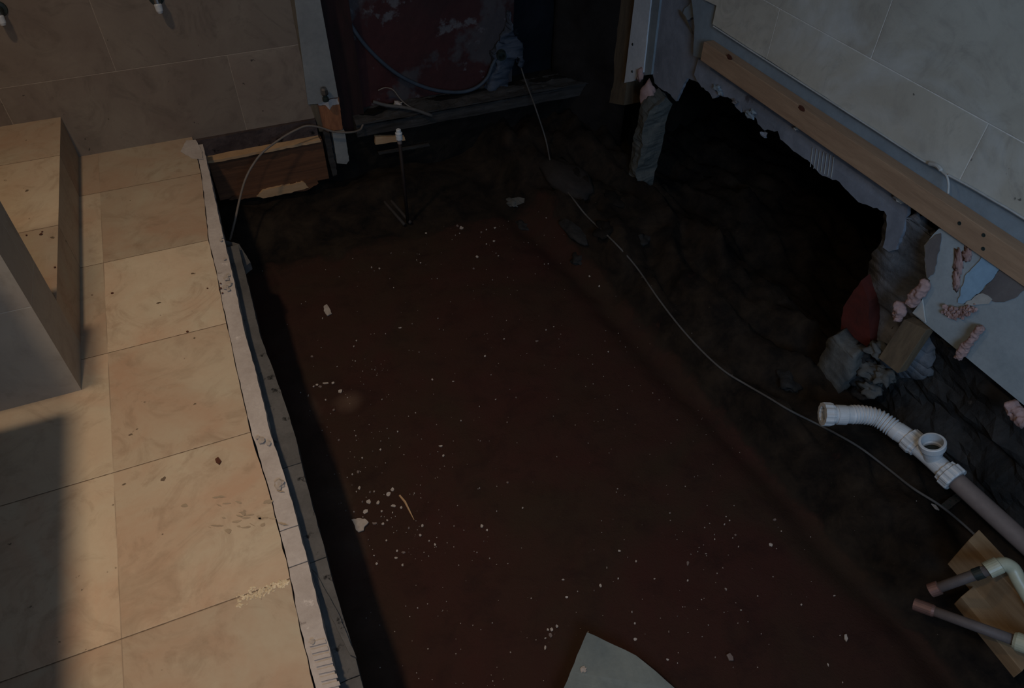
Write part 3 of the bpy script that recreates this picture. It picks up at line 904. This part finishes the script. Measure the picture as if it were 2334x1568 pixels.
mid0, mid1 = Xp(1466, 165, 1.765), Xp(1483, 0, 1.765)
bm = BM(); torn(bm, [a[0], a[1], mid0, mid1, Vector((1.765, mid1.y, 2.39)), hi_[1], a[5]], (.013, 0, 0), seg=.02, jit=.001, straight=(3, 4, 5))
build('front_layer', bm, m_strip2, wb)
bm = BM(); torn(bm, [Xp(1466, 172, 1.772), a[3], a[4], hi_[0], Vector((1.772, mid1.y, 2.39)), Xp(1484, 0, 1.772)], (.013, 0, 0), seg=.02, jit=.001, straight=(2, 3, 4))
build('corner_bead', bm, m_bluegrey, wb, label='bluish ridged bead along the right side')
for px, py in ((1442, 101), (1441, 163)):
    q = Xp(px, py, 1.764)
    bm = BM(); lathe(bm, q, (-1, 0, 0), [(0, 0), (0, .006), (.002, .005), (.002, 0)], 10)
    build('screw_head', bm, m_darkm, wb)
bm = BM()
lump(bm, Xp(1459, 170, 1.76), (.012, .02, .03), 2, .5, 3)
build('foam_blob', bm, m_pink, wb, smooth=True, label='pink foam squeezed through the lower edge')
bm = BM(); lump(bm, Xp(1477, 216, 1.75), (.03, .042, .055), 5, .35, 3)
build('foam_lump', bm, m_pink, label='round pale pink foam lump on top of the mortar pillar', cat='foam', smooth=True)

# grey board hanging between bead and broken wall
hb = [(1486, 165), (1492, 190), (1510, 205), (1528, 215), (1541, 231), (1552, 205), (1566, 178), (1596, 190), (1612, 150), (1600, 60), (1590, 0), (1502, 0)]
hp = [Xp(px, py, 1.775) for px, py in hb]
bm = BM(); torn(bm, hp[:-1] + [Vector((1.775, hp[-2].y, 2.39)), Vector((1.775, hp[-1].y, 2.39)), hp[-1]], (.012, 0, 0), seg=.015, jit=.003, straight=(10, 11, 12))
build('hanging_plasterboard', bm, m_dirtyboard, label='dirty grey plasterboard hanging to a point beside the hole', cat='plasterboard')
bm = BM(); torn(bm, [Xp(1560, 20, 1.765), Xp(1578, 5, 1.765), Xp(1582, 40, 1.765), Xp(1566, 45, 1.765), Xp(1555, 35, 1.765)], (.003, 0, 0), seg=.01, jit=.003)
build('paper_tatter', bm, m_bluegrey, label='small bluish paper tatter at the top of the hanging board', cat='paper')
bm = BM(); torn(bm, [Xp(1548, 22, 1.76), Xp(1562, 40, 1.76), Xp(1578, 78, 1.76), Xp(1570, 62, 1.76), Xp(1552, 36, 1.76)], (.004, 0, 0), seg=.01, jit=.001)
build('wood_splinter', bm, m_stud, label='thin brown splinter beside the bluish tatter', cat='splinter')

# torn board below the batten
bm = BM()
torn(bm, tp + [Vector((XB + .014, .95, .405)), Vector((XB + .014, 2.24, .42)), Xp(1575, 172, XB)], (.013, 0, 0), seg=.012, jit=.0035, straight=(len(tp), len(tp) + 1))
for v in bm.verts: v.co.x += .0135
build('torn_plasterboard', bm, m_dirtyboard, label='torn grey plasterboard below the batten, jagged over the dark hole', cat='plasterboard')
# plaster curls stuck on the torn edge
for i, (px, py, r, m) in enumerate([(1634, 200, .016, m_bluegrey), (1642, 212, .012, m_bluegrey), (1708, 262, .018, m_bluegrey), (1716, 254, .012, m_bluegrey), (1740, 306, .014, m_dirtyboard), (1676, 232, .014, m_brownpap), (2050, 455, .014, m_paper), (1815, 293, .007, m_paper)]):
    bm = BM(); lump(bm, Xp(px, py, 1.742), (.008, r * 1.3, r * .6), i * 3.7, .8, 2)
    build('plaster_curl', bm, m, label='bit of torn plaster stuck on the grey board below the batten', cat='plaster bit', group='plaster bits below the batten')
# scraped white lines
for i in range(7):
    px = 1853 + i * 8
    q0, q1 = Xp(px, 336 + i * 3.4, 1.7485), Xp(px - 6, 380 + i * 4, 1.7485)
    bm = BM(); torn(bm, [q0, q0 + Vector((0, -.0016, 0)), q1 + Vector((0, -.0016, 0)), q1], (-.0018, 0, 0), seg=.01, jit=.0005)
    build('adhesive_ridge', bm, m_paper, label='thin whitish comb line of adhesive on the torn board above the hole', cat='adhesive ridge', group='adhesive comb lines above the hole')

# batten
ba = empty('batten', (1.71, 1.2, .37), 'long pine batten screwed along the right wall above the hole', 'batten')
e0, e1 = Xp(1600, 122, 1.695).y, -1.0
bm = BM(); box(bm, (1.693, e1, .378), (1.734, e0, .445)); bevel(bm, .0015)
build('rail', bm, m_batten, ba)
for px, py in ((1827, 247), (1662, 130)):
    q = Xp(px, py, 1.6925)
    bm = BM(); lump(bm, q, (.0012, .016, .008), px, .4, 2)
    build('knot', bm, m_knot, ba, label='dark red knot')
for px, py in ((2187, 509), (2242, 536), (2241, 567)):
    q = Xp(px, py, 1.6932)
    bm = BM(); lathe(bm, q, (-1, 0, 0), [(0, 0), (0, .0055), (.0012, .005), (.0005, .002), (.0005, 0)], 12)
    build('screw', bm, m_darkm, ba)

# string of old sealant along the tile bottom
sl = [Xp(px, py, 1.716) for px, py in ((1626, 60), (1700, 108), (1800, 172), (1900, 236), (2000, 300), (2060, 339), (2110, 370), (2135, 378))]
bm = BM(); tube(bm, smoothpath(sl, 4), .0026, 6)
build('sealant_bead', bm, m_paper, label='thin pale sealant line along the bottom of the right wall tiles', cat='sealant')
bm = BM(); tube(bm, smoothpath([Xp(px, py, x) for px, py, x in ((2116, 372, 1.71), (2136, 378, 1.705), (2148, 392, 1.70), (2158, 402, 1.695), (2162, 420, 1.69), (2161, 441, 1.688))], 6), [.004] * 1 + [.0055] * 10 + [.0028] * 20, 8)
build('sealant_string', bm, m_paper, label='curl of pale sealant dangling from the tiles over the batten', cat='sealant')
bm = BM(); tube(bm, smoothpath([Xp(px, py, 1.716) for px, py in ((2161, 399), (2210, 425), (2270, 460), (2334, 498))] + [Vector((1.716, .5, .508))], 4), .0032, 6)
build('sealant_bead', bm, m_paper, label='second stretch of sealant right of the dangling curl', cat='sealant')

# mortar pillar
pl = [(1490, 238), (1476, 262), (1468, 300), (1455, 360), (1447, 420), (1440, 470), (1462, 492), (1472, 500), (1478, 470), (1488, 420), (1498, 370), (1512, 320), (1520, 270), (1532, 238), (1518, 222)]
yc = 2.42
bm = BM()
torn(bm, [Y(px, py, yc) for px, py in pl], (.02, .09, 0), seg=.02, jit=.003)
rough(bm, 3, .018, 13, 3.0)
build('mortar_pillar', bm, m_pillar, label='slanting rough mortar pillar at the far side of the dark hole', cat='pillar')

# broken mortar slab and brick by the near side of the hole
ms = [(1858, 885), (1862, 830), (1888, 775), (1900, 768), (1915, 790), (1945, 812), (1940, 860), (1905, 905), (1880, 915)]
bm = BM(); torn(bm, [Xp(px, py, 1.63) for px, py in ms], (.07, .02, 0), seg=.015, jit=.003); rough(bm, 2, .012, 11, 6.0)
build('mortar_slab', bm, m_mortar, label='broken grey mortar slab leaning below the red brick', cat='slab', smooth=True)
bm = BM(); torn(bm, [Xp(px, py, 1.72) for px, py in [(1962, 640), (1980, 690), (1984, 790), (1955, 805), (1912, 775), (1922, 700), (1940, 672)]], (.09, .03, 0), seg=.02, jit=.002)
build('red_brick', bm, m_brick, label='dark red brick face at the near edge of the hole', cat='brick')
rb = [(1930, 830, .035), (1965, 815, .03), (1985, 845, .035), (1950, 860, .03), (2000, 800, .03), (1920, 880, .03), (1985, 885, .03), (1960, 890, .022), (2015, 860, .03)]
for i, (px, py, r) in enumerate(rb):
    bm = BM(); lump(bm, Xp(px, py, 1.70), (r, r * 1.1, r * .7), 40 + i * 2.3, .8, 3)
    build('mortar_rubble', bm, m_mason if i % 2 else m_mortar, label='lump of mortar rubble heaped between mortar slab and timber offcut', cat='rubble', group='mortar rubble by the timber offcut', smooth=True)

# small timber offcut
wq = [(2068, 738), (2118, 752), (2046, 851), (2002, 818)]
A = [Xp(2060, 728, 1.70), Xp(2112, 752, 1.70), Xp(2046, 851, 1.675), Xp(2002, 816, 1.675)]
bm = BM(); hexa(bm, A, [p + Vector((.03, -.004, .004)) for p in A]); bevel(bm, .0015)
build('timber_offcut', bm, m_stud, label='short grey timber offcut sticking down under the white board corner', cat='offcut')

# white plasterboard with torn layers
pb = empty('broken_plasterboard', Xp(2080, 715, 1.715), 'whitish plasterboard with torn paper and pink filler under the batten', 'plasterboard')
pp = [(2165, 524), (2140, 521), (2118, 545), (2106, 560), (2108, 592), (2112, 632), (2120, 640), (2108, 672), (2080, 714)]
P2 = [Xp(px, py, 1.708) for px, py in pp]
bm = BM(); torn(bm, P2 + [Vector((1.708, -1.2, P2[-1].z)), Vector((1.708, -1.2, .377)), Vector((1.708, 1.0, .377))], (.013, 0, 0), seg=.015, jit=.0018, straight=(8, 9, 10, 11))
build('board', bm, m_white, pb)


def scrap(name, pts, m, x=1.7065, lab=None, jit=.003, th=.002):
    bm = BM(); torn(bm, [Xp(px, py, x) for px, py in pts], (-th, 0, 0), seg=.01, jit=jit)
    return build(name, bm, m, pb, label=lab)


scrap('torn_paper', [(2134, 535), (2146, 532), (2143, 560), (2136, 590), (2128, 625), (2116, 634), (2110, 600), (2108, 562), (2118, 548)], m_brownpap, lab='grey strip of bared board')
scrap('blue_paper', [(2228, 600), (2246, 582), (2290, 600), (2270, 625), (2240, 660), (2206, 690), (2184, 690), (2192, 655), (2200, 630)], m_blue, lab='pale blue torn paper')
scrap('brown_paper', [(2290, 602), (2340, 640), (2340, 660), (2312, 680), (2290, 688), (2262, 686), (2240, 670), (2222, 676), (2248, 655), (2270, 628)], m_brownpap, lab='brown grey bared patch')
scrap('white_tatter', [(2240, 668), (2262, 682), (2255, 692), (2225, 694), (2200, 694), (2222, 676)], m_paper, lab='whitish curled tatter', x=1.704)
bm = BM(); torn(bm, [Xp(2082, 712, 1.7055), Xp(2104, 682, 1.7055), Xp(2112, 735, 1.7055)], (-.004, 0, 0), seg=.02, jit=.001)
build('folded_corner', bm, m_paper, pb, label='light folded corner')
for i, (px, py, a, b) in enumerate([(2185, 600, .012, .035), (2205, 580, .012, .02), (2180, 640, .010, .03)]):
    bm = BM(); lump(bm, Xp(px, py, 1.706), (.003, a, b), i, .7, 3, 2.5, Matrix.Rotation(-.5, 3, 'X'))
    build('pink_smear', bm, m_pink, pb, smooth=True, label='faded pink smear')
bm = BM()
for i in range(110):
    u = rnd.random()
    px, py = 2150 + 72 * u + rnd.uniform(-4, 4), 704 + 14 * math.sin(u * 3) - 6 * u + rnd.uniform(-13, 13) * (.5 + .5 * math.sin(u * 3))
    r_ = rnd.uniform(.003, .0065)
    lump(bm, Xp(px, py, 1.703 - rnd.uniform(0, .006)), (r_, r_, r_), i * 1.3, .8, 1, 2.5)
build('pink_filler', bm, m_pink, pb, label='crumbly pink filler')

for i, (pts, lab) in enumerate([([(2112, 640, .016), (2100, 662, .022), (2084, 680, .022), (2074, 695, .018)], 'long pink foam tongue at the left edge of the white plasterboard'),
                                ([(2046, 690, .02), (2052, 708, .022), (2044, 720, .015), (2052, 730, .014)], 'pink foam lump left of the foam tongue, above the offcut'),
                                ([(2238, 745, .014), (2226, 760, .013), (2212, 778, .012), (2200, 792, .014), (2190, 806, .015), (2182, 818, .010)], 'drooping pink foam drip over the bottom edge of the plasterboard'),
                                ([(2300, 918, .022), (2312, 935, .024), (2326, 950, .022), (2345, 965, .03)], 'pale pink foam lump at the right picture edge under the plasterboard')]):
    bm = BM()
    foam(bm, [Xp(px, py, 1.69) for px, py, r in pts], [r * .8 for px, py, r in pts], i * 7.7)
    build('foam_lump', bm, m_pink, label=lab, cat='foam', smooth=True)
bm = BM(); torn(bm, [Xp(2140, 772, 1.74), Xp(2160, 768, 1.74), Xp(2178, 785, 1.74), Xp(2160, 792, 1.74)], (.02, 0, 0), seg=.01, jit=.002)
build('grey_chip', bm, m_mason, label='small grey chip wedged below the plasterboard edge', cat='chip')


# ------------------------------------------------------------------ white waste pipe
def Zp(px, py, z): return at(px, py, 2, z)


zz = -.14
wp = empty('waste_pipe', Zp(2000, 985, zz - .04), 'white flexible waste pipe with open tee joined to a grey pipe', 'pipe')
pts = [Zp(1882, 944, zz), Zp(1905, 945, zz), Zp(1935, 945, zz), Zp(1965, 945, zz), Zp(1998, 952, zz), Zp(2028, 970, zz), Zp(2050, 987, zz)]
sm = smoothpath(pts, 26)
rs = []
for i, p in enumerate(sm):
    t = i / (len(sm) - 1)
    if t < .36 or t > .90: rs.append(.0268)
    else:
        dens = 1.0
        rs.append(.0262 + .0028 * math.sin((t - .36) / .54 * 2 * math.pi * 13))
bm = BM(); tube(bm, sm, rs, 28)
build('flexible_hose', bm, m_pipew, wp, smooth=True)
d0 = (pts[1] - pts[0]).normalized()
bm = BM(); lathe(bm, pts[0] - d0 * .010, d0, [(0, .022), (0, .0335), (.022, .0335), (.030, .031), (.030, .0265), (.004, .022), (0, .022)], 48, 12, .0018)
build('end_nut', bm, m_pipew, wp, label='ribbed nut on the open end')
bm = BM(); lathe(bm, pts[0] + d0 * .030, d0, [(0, .025), (0, .0295), (.028, .0295), (.030, .027), (.030, .025)], 28)
build('hose_sleeve', bm, m_pipew, wp)
tA, tB = Zp(2082, 1008, zz), Zp(2160, 1078, zz)
dt = (tB - tA).normalized()
bm = BM(); lathe(bm, sm[-1] - dt * .01, (tA - sm[-1]), [(0, 0), (0, .0275), (.03, .0275), (.05, .024), (.06, .024), (.06, 0)], 28)
build('reducer', bm, m_pipew, wp, smooth=False)
bm = BM(); lathe(bm, tA - dt * .018, dt, [(0, .02), (0, .033), (.024, .034), (.030, .030), (.038, .030), (.038, .02)], 48, 12, .0016)
build('coupling_nut', bm, m_pipew, wp)
L = (tB - tA).length
bm = BM(); lathe(bm, tA + dt * .01, dt, [(0, 0), (0, .0265), (L * .5, .0255), (L - .01, .0265), (L - .01, 0)], 28)
build('tee_body', bm, m_pipew, wp)
tc = tA.lerp(tB, .56)
ud = ((Vector((0, 0, CAMH)) - tc).normalized() * .74 + UV * .67).normalized()
bm = BM(); lathe(bm, tc, ud, [(0, 0), (0, .024), (.042, .024), (.056, .0345), (.074, .0345), (.076, .032), (.076, .0275), (.03, .0265), (.03, 0)], 36)
build('tee_socket', bm, m_pipew, wp, label='open round socket of the tee')
bm = BM(); lathe(bm, tc + ud * .031, ud, [(0, 0), (0, .0235), (.004, .0235), (.004, 0)], 24)  # solid dark disc standing in for the shade down the open socket
build('socket_shade_disc', bm, m_darkm, wp, label='dark disc for the shade inside the socket')
bm = BM(); lathe(bm, tB - dt * .012, dt, [(0, .02), (0, .031), (.010, .032), (.013, .036), (.036, .036), (.040, .033), (.040, .022)], 48, 10, .0022)
build('outlet_nut', bm, m_pipew, wp, label='ribbed nut where the grey pipe starts')
gp = [tB + dt * .02, Zp(2250, 1160, zz - .005), Zp(2334, 1236, zz - .01)]
gp.append(gp[-1] + (gp[-1] - gp[-2]).normalized() * .5)
bm = BM(); tube(bm, smoothpath(gp, 6), .0255, 24)
build('grey_drain_pipe', bm, m_pipeg, label='grey brown drain pipe running to the right picture edge', cat='pipe', smooth=True)
# perforated strap under the cable
st_ = empty('fixing_strap', on_ground(2155, 1142), 'small perforated metal strap beneath the long cable', 'strap')
s0 = on_ground(2150, 1158, .012); s1 = on_ground(2190, 1128, .02)
bm = BM()
dd = (s1 - s0); sd = dd.cross(Vector((0, 0, 1))).normalized() * .011
torn(bm, [s0 - sd, s0 + sd, s1 + sd, s1 - sd], (0, 0, .0018), seg=.006, jit=.0012)
build('strap', bm, m_metal, st_)
for k in range(5):
    q = s0.lerp(s1, .1 + k * .17) + Vector((0, 0, .0024)) + sd * (.4 if k % 2 else -.4)
    bm = BM(); lathe(bm, q, (0, 0, 1), [(0, 0), (0, .003), (.0006, .003), (.0006, 0)], 8)
    build('hole_mark', bm, m_darkm, st_)
bm = BM(); s0 = on_ground(2122, 1149, .01); s1 = on_ground(2140, 1164, .01)
torn(bm, [s0, s0.lerp(s1, .5) + Vector((.004, .004, .002)), s1, s0.lerp(s1, .5) - Vector((.004, .004, 0))], (0, 0, .004), seg=.006, jit=.0008)
build('plaster_chip', bm, m_flake, label='pale sliver of plaster beside the perforated strap', cat='chip')

# timber block and pipes in the near right corner
zt = -.10
a0, a1 = Zp(2207, 1231, zt), Zp(2243, 1219, zt)
wv = Vector((.050, .012, 0)); lv = (Zp(2290, 1322, zt) - a0); lv.z = 0
lv = lv.normalized() * .5
ht = .12
bm = BM()
A = [a0, a0 + wv, a0 + wv + lv, a0 + lv]
hexa(bm, A, [p - Vector((0, 0, ht)) for p in A]); bevel(bm, .002)
build('timber_block', bm, m_dimwood, label='sawn timber block behind the cream pipe bend', cat='timber')
pB = [Zp(2190, 1360, -.20), Zp(2262, 1300, -.20), Zp(2400, 1440, -.20), Zp(2330, 1530, -.20)]
bm = BM(); hexa(bm, pB, [p - Vector((0, 0, .04)) for p in pB]); bevel(bm, .002)
build('timber_plank', bm, m_dimwood, label='lower timber plank under the cream pipe bend', cat='timber')
c1 = empty('bent_pipe', Zp(2200, 1320, -.22), 'dull pipe with cream plastic bend next to the timber block', 'pipe')
q0, q1 = Zp(2124, 1345, -.16), Zp(2255, 1298, -.06)
bm = BM(); tube(bm, [q0, q0.lerp(q1, .5), q1], .0125, 16)
build('metal_tail', bm, m_oldpipe, c1, smooth=True)
bm = BM(); lathe(bm, q0 - (q1 - q0).normalized() * .004, (q1 - q0), [(.0, .0095), (0, .0165), (.022, .0165), (.024, .0125)], 18)
build('copper_end', bm, m_copper, c1, label='copper coloured open end')
bd = [q1, q1.lerp(Zp(2272, 1290, -.05), 1.0), Zp(2290, 1286, -.045), Zp(2308, 1296, -.05), Zp(2320, 1318, -.06), Zp(2334, 1342, -.07)]
bd.append(bd[-1] + (bd[-1] - bd[-2]).normalized() * .15)
bm = BM(); tube(bm, smoothpath(bd, 8), .0165, 20)
build('cream_bend', bm, m_cream, c1, smooth=True, label='cream plastic bend')
bm = BM(); lathe(bm, q1 - (bd[1] - q1).normalized() * .006, (bd[1] - q1), [(0, .012), (0, .0195), (.030, .0195), (.032, .0165)], 22)
build('bend_socket', bm, m_cream, c1)
bm = BM(); lathe(bm, q1 - (q1 - q0).normalized() * .035, (q1 - q0), [(0, .012), (0, .0145), (.02, .0145), (.02, .012)], 18)
build('rubber_sleeve', bm, m_darkm, c1)
c2 = empty('copper_pipe', Zp(2200, 1420, -.25), 'straight dull pipe with copper end below the bent pipe', 'pipe')
q0, q1 = Zp(2088, 1378, -.20), Zp(2322, 1463, -.12)
bm = BM(); tube(bm, [q0, q0.lerp(q1, .5), q1], .0125, 16)
build('metal_pipe', bm, m_oldpipe, c2, smooth=True)
dq = (q1 - q0).normalized()
bm = BM(); lathe(bm, q0 - dq * .004, dq, [(0, .0095), (0, .0150), (.040, .0150), (.046, .0125)], 18)
build('copper_end', bm, m_copper, c2, label='copper coloured end')
bm = BM(); lathe(bm, q1 - dq * .01, dq, [(0, 0), (0, .018), (.006, .021), (.03, .021), (.06, .018), (.2, .018), (.2, 0)], 20)
build('cream_fitting', bm, m_cream, c2, label='cream plastic fitting')

# grey-green sheet in the near foreground of the pit
sh = [(1338, 1441), (1400, 1470), (1450, 1494), (1495, 1530), (1540, 1570)]
zs = -.36
P3 = [Zp(px, py, zs + .02) for px, py in sh] + [Zp(1610, 1680, zs), Zp(1240, 1680, zs), Zp(1285, 1568, zs + .01)]
bm = BM(); torn(bm, P3, (0, 0, -.008), seg=.02, jit=.0012)
build('sheet_offcut', bm, m_slate, label='pointed grey green sheet offcut lying at the bottom of the pit', cat='sheet')
bm = BM(); lump(bm, Zp(1330, 1526, zs + .017), (.008, .006, .002), 3, .8, 2)
build('plaster_crumb', bm, m_flake, label='white crumb stuck on the grey green sheet', cat='crumb')

# wood splinter among the flakes
s0, s1 = on_ground(911, 1129, .006), on_ground(944, 1185, .004)
bm = BM(); tube(bm, [s0, s0.lerp(s1, .3) + Vector((.004, 0, .002)), s0.lerp(s1, .65) + Vector((.002, 0, .001)), s1], [.0030, .0036, .0026, .0008], 6)
build('wood_splinter', bm, m_newwood, label='pale matchstick sized splinter on the red brown ground', cat='splinter')

# ------------------------------------------------------------------ paint flakes on the ground
FL = []


def add(ox, oy, s, items):
    for it in items: FL.append((ox + it[0] / s, oy + it[1] / s, it[2] / s, it[3] / s if len(it) > 3 else it[2] / s))


add(600, 700, 2.613, [(290, 293, 18), (345, 240, 7), (540, 232, 12), (555, 198, 12), (548, 320, 10), (605, 308, 7), (440, 353, 10), (592, 380, 8), (665, 373, 6), (815, 122, 24, 9), (887, 97, 12), (728, 157, 8), (1040, 66, 6), (1048, 130, 6),
    (370, 452, 52, 16), (340, 472, 28, 20), (320, 462, 18), (415, 452, 22), (300, 470, 14), (460, 500, 30), (420, 612, 18), (222, 508, 7), (268, 525, 8, 16), (372, 552, 12), (707, 548, 8), (640, 578, 6), (738, 722, 9), (800, 740, 14), (748, 780, 7), (700, 797, 7),
    (652, 857, 7), (697, 847, 14), (552, 765, 8), (555, 792, 12, 6), (590, 897, 14), (450, 790, 14), (728, 928, 7), (1058, 826, 32, 14), (1040, 860, 8), (1073, 884, 16), (993, 875, 7), (1007, 430, 14), (1132, 441, 20, 8), (1178, 676, 10), (1452, 684, 8), (1505, 537, 10),
    (1385, 548, 12, 6), (1287, 590, 8), (1437, 188, 8), (1320, 290, 16), (565, 980, 22), (530, 995, 12), (500, 1012, 8), (572, 1075, 24), (555, 1098, 9), (635, 1100, 16), (660, 1097, 14), (770, 1085, 28), (745, 1113, 34), (627, 1158, 34), (590, 1158, 14), (683, 1163, 28),
    (610, 1217, 34), (775, 1183, 46, 20), (822, 1193, 18), (662, 1287, 38, 14), (705, 1213, 16), (712, 1290, 20), (738, 1268, 14), (702, 1247, 9), (867, 1315, 12, 20), (948, 1300, 22), (935, 1357, 20), (988, 1391, 12), (1022, 1413, 16), (835, 1460, 30, 16),
    (792, 1492, 28, 14), (797, 1450, 14), (675, 1527, 18), (733, 1388, 14), (625, 1385, 9), (660, 1478, 14, 8), (830, 1535, 16), (1302, 1303, 24), (1333, 1326, 16), (1313, 1393, 8), (1545, 1195, 12), (1390, 1215, 9), (1273, 1460, 8), (1348, 1495, 9), (1455, 1043, 16),
    (1288, 1076, 8), (900, 1107, 8), (795, 1330, 8), (770, 1222, 9), (491, 1210, 8), (540, 1218, 9)])
add(1150, 1150, 3.591, [(148, 27, 18), (1353, 68, 16, 8), (940, 377, 34, 14), (1008, 430, 12), (1077, 462, 20), (838, 515, 10, 22), (480, 613, 34, 16), (785, 663, 24, 32), (733, 703, 14), (597, 710, 12), (508, 757, 34, 18), (930, 603, 16), (1228, 606, 20, 14), (1500, 480, 32, 44),
    (1500, 618, 22), (1812, 690, 24), (1043, 877, 12, 22), (1068, 970, 22), (1345, 1040, 14, 24), (1935, 861, 24, 10), (428, 995, 28), (385, 1020, 32), (355, 1022, 28), (375, 1068, 40), (335, 1092, 24, 12), (333, 1170, 28, 36), (1070, 1102, 38, 22), (1725, 1248, 12),
    (1872, 1332, 12), (1335, 1267, 30, 18), (1618, 1080, 12, 6), (1800, 160, 16), (1842, 128, 14), (1890, 248, 20), (1868, 271, 12), (1915, 342, 14), (1720, 282, 12), (1717, 243, 10), (2210, 122, 36, 22), (2180, 328, 34, 46), (2265, 215, 14), (1650, 400, 20, 10), (1582, 383, 9),
    (1415, 912, 10), (2072, 747, 12), (1993, 958, 10)])
add(700, 400, 3.1357, [(110, 1020, 10, 20), (1102, 372, 36), (1075, 358, 26), (850, 410, 18), (1090, 412, 10), (1060, 425, 10), (1342, 372, 20), (1245, 404, 20), (1282, 385, 14), (1335, 467, 24), (1282, 488, 14), (1215, 580, 26), (1190, 664, 20), (1367, 573, 12),
    (1350, 553, 10), (517, 663, 20), (460, 655, 12, 24), (480, 680, 10), (600, 553, 8, 14), (783, 601, 10), (811, 622, 14), (618, 800, 10), (590, 735, 10), (1710, 300, 14), (1807, 378, 9), (1696, 632, 9), (1723, 630, 10), (1325, 745, 14), (2020, 718, 20), (2088, 788, 20),
    (1763, 1078, 12), (1708, 1102, 10), (1643, 1182, 28, 10), (1408, 1167, 16), (2152, 1258, 12), (930, 735, 8), (935, 1020, 8), (945, 1097, 8)])
add(1634, 1098, 3.334, [(845, 1390, 14, 26), (893, 865, 26, 12), (642, 933, 16), (182, 973, 20, 10), (67, 815, 24), (955, 1525, 8, 14)])


def flake(px, py, w_, h_, m, lab, group='paint flakes on the pit ground', cat='flake', lift=.003):
    w_, h_ = w_ * .78, h_ * .78
    c = on_ground(px, py, lift)
    dep = (c - Vector((0, 0, CAMH))).dot(FV)
    a, b = w_ / F * dep / 2, h_ / F * dep / 2 * 1.25
    n = rnd.choice((5, 6, 7, 8))
    pts = []
    for k in range(n):
        q = 2 * math.pi * (k + rnd.uniform(-.3, .3)) / n
        r = rnd.uniform(.75, 1.2)
        pts.append(c + RV.xy.normalized().to_3d() * (math.cos(q) * a * r) + FV.xy.normalized().to_3d() * (math.sin(q) * b * r) + Vector((0, 0, rnd.uniform(-.001, .0015))))
    bm = BM(); torn(bm, pts, (0, 0, -.0022), seg=max(.003, a * .7), jit=a * .16)
    build('paint_flake', bm, m, label=lab, cat=cat, group=group)


for i, (px, py, w_, h_) in enumerate(FL):
    flake(px, py, w_, h_, m_flake if (i * 7) % 5 else m_dull, 'small pale paint flake scattered on the brown pit ground')
# the ones that stand out
big = [([(801, 1184), (815, 1181), (832, 1182), (840, 1190), (831, 1199), (829, 1208), (817, 1212), (811, 1207), (808, 1196)], 'largest pinkish white flake, left of the matchstick sized splinter', m_flake),
       ([(738, 697), (745, 693), (751, 702), (756, 714), (746, 719), (738, 708)], 'tall whitish flake alone on the far left of the ground', m_flake),
       ([(1656, 1492), (1664, 1488), (1671, 1497), (1672, 1505), (1662, 1505)], 'dull grey flake near the bottom right of the ground', m_dull),
       ([(1925, 1446), (1930, 1445), (1933, 1455), (1930, 1462), (1925, 1455)], 'cream pointed flake at the foot of the footing, bottom right', m_flake),
       ([(1154, 462), (1166, 452), (1182, 449), (1196, 452), (1195, 460), (1180, 466), (1162, 470)], 'grey chip on the dark ground in the far corner', m_mortar)]
for pts, lab, m in big:
    bm = BM(); torn(bm, [on_ground(a, b, .008) for a, b in pts], (0, 0, -.004), seg=.006, jit=.0012)
    build('paint_flake', bm, m, label=lab, cat='flake')
# countless grit
bm = BM()
for k in range(500):
    if k % 3 == 0: x, y = rnd.gauss(.22, .12), rnd.uniform(.5, 1.9)
    elif k % 3 == 1: x, y = rnd.uniform(0, 1.3), rnd.uniform(.4, 2.6)
    else: x, y = rnd.gauss(.9, .3), rnd.uniform(.5, 2.5)
    if x < -.02: continue
    s = rnd.uniform(.0005, .0013)
    z = gz(x, y)
    box(bm, (x - s, y - s, z), (x + s, y + s, z + s * 1.5), s * .5)
build('plaster_grit', bm, m_flake, kind='stuff', label='fine pale plaster grit strewn over the pit ground', cat='grit')

# ------------------------------------------------------------------ out of the picture: lamp, added shadow cabinet
for lx, ly in LAMPS:
    e = empty('ceiling_lamp', (lx, ly, 2.38), 'small round downlight in the ceiling', 'lamp', 'ceiling downlights')
    bm = BM(); lathe(bm, (lx, ly, 2.40), (0, 0, -1), [(0, .04), (0, .055), (.006, .055), (.006, .042), (0, .04)], 24)
    build('lamp_ring', bm, m_metal, e)
vc = empty('shadow_cabinet', (-1.3, .65, .5), 'unseen white cabinet added to cast the straight floor shadow on the left', 'cabinet')
bm = BM(); box(bm, (-2.0, -.4, .5), (-.598, 1.615, .85)); bevel(bm, .004)  # never in view, added and sized to cast the straight-edged floor shadow
build('shadow_box', bm, m_shadow_cabinet, vc)
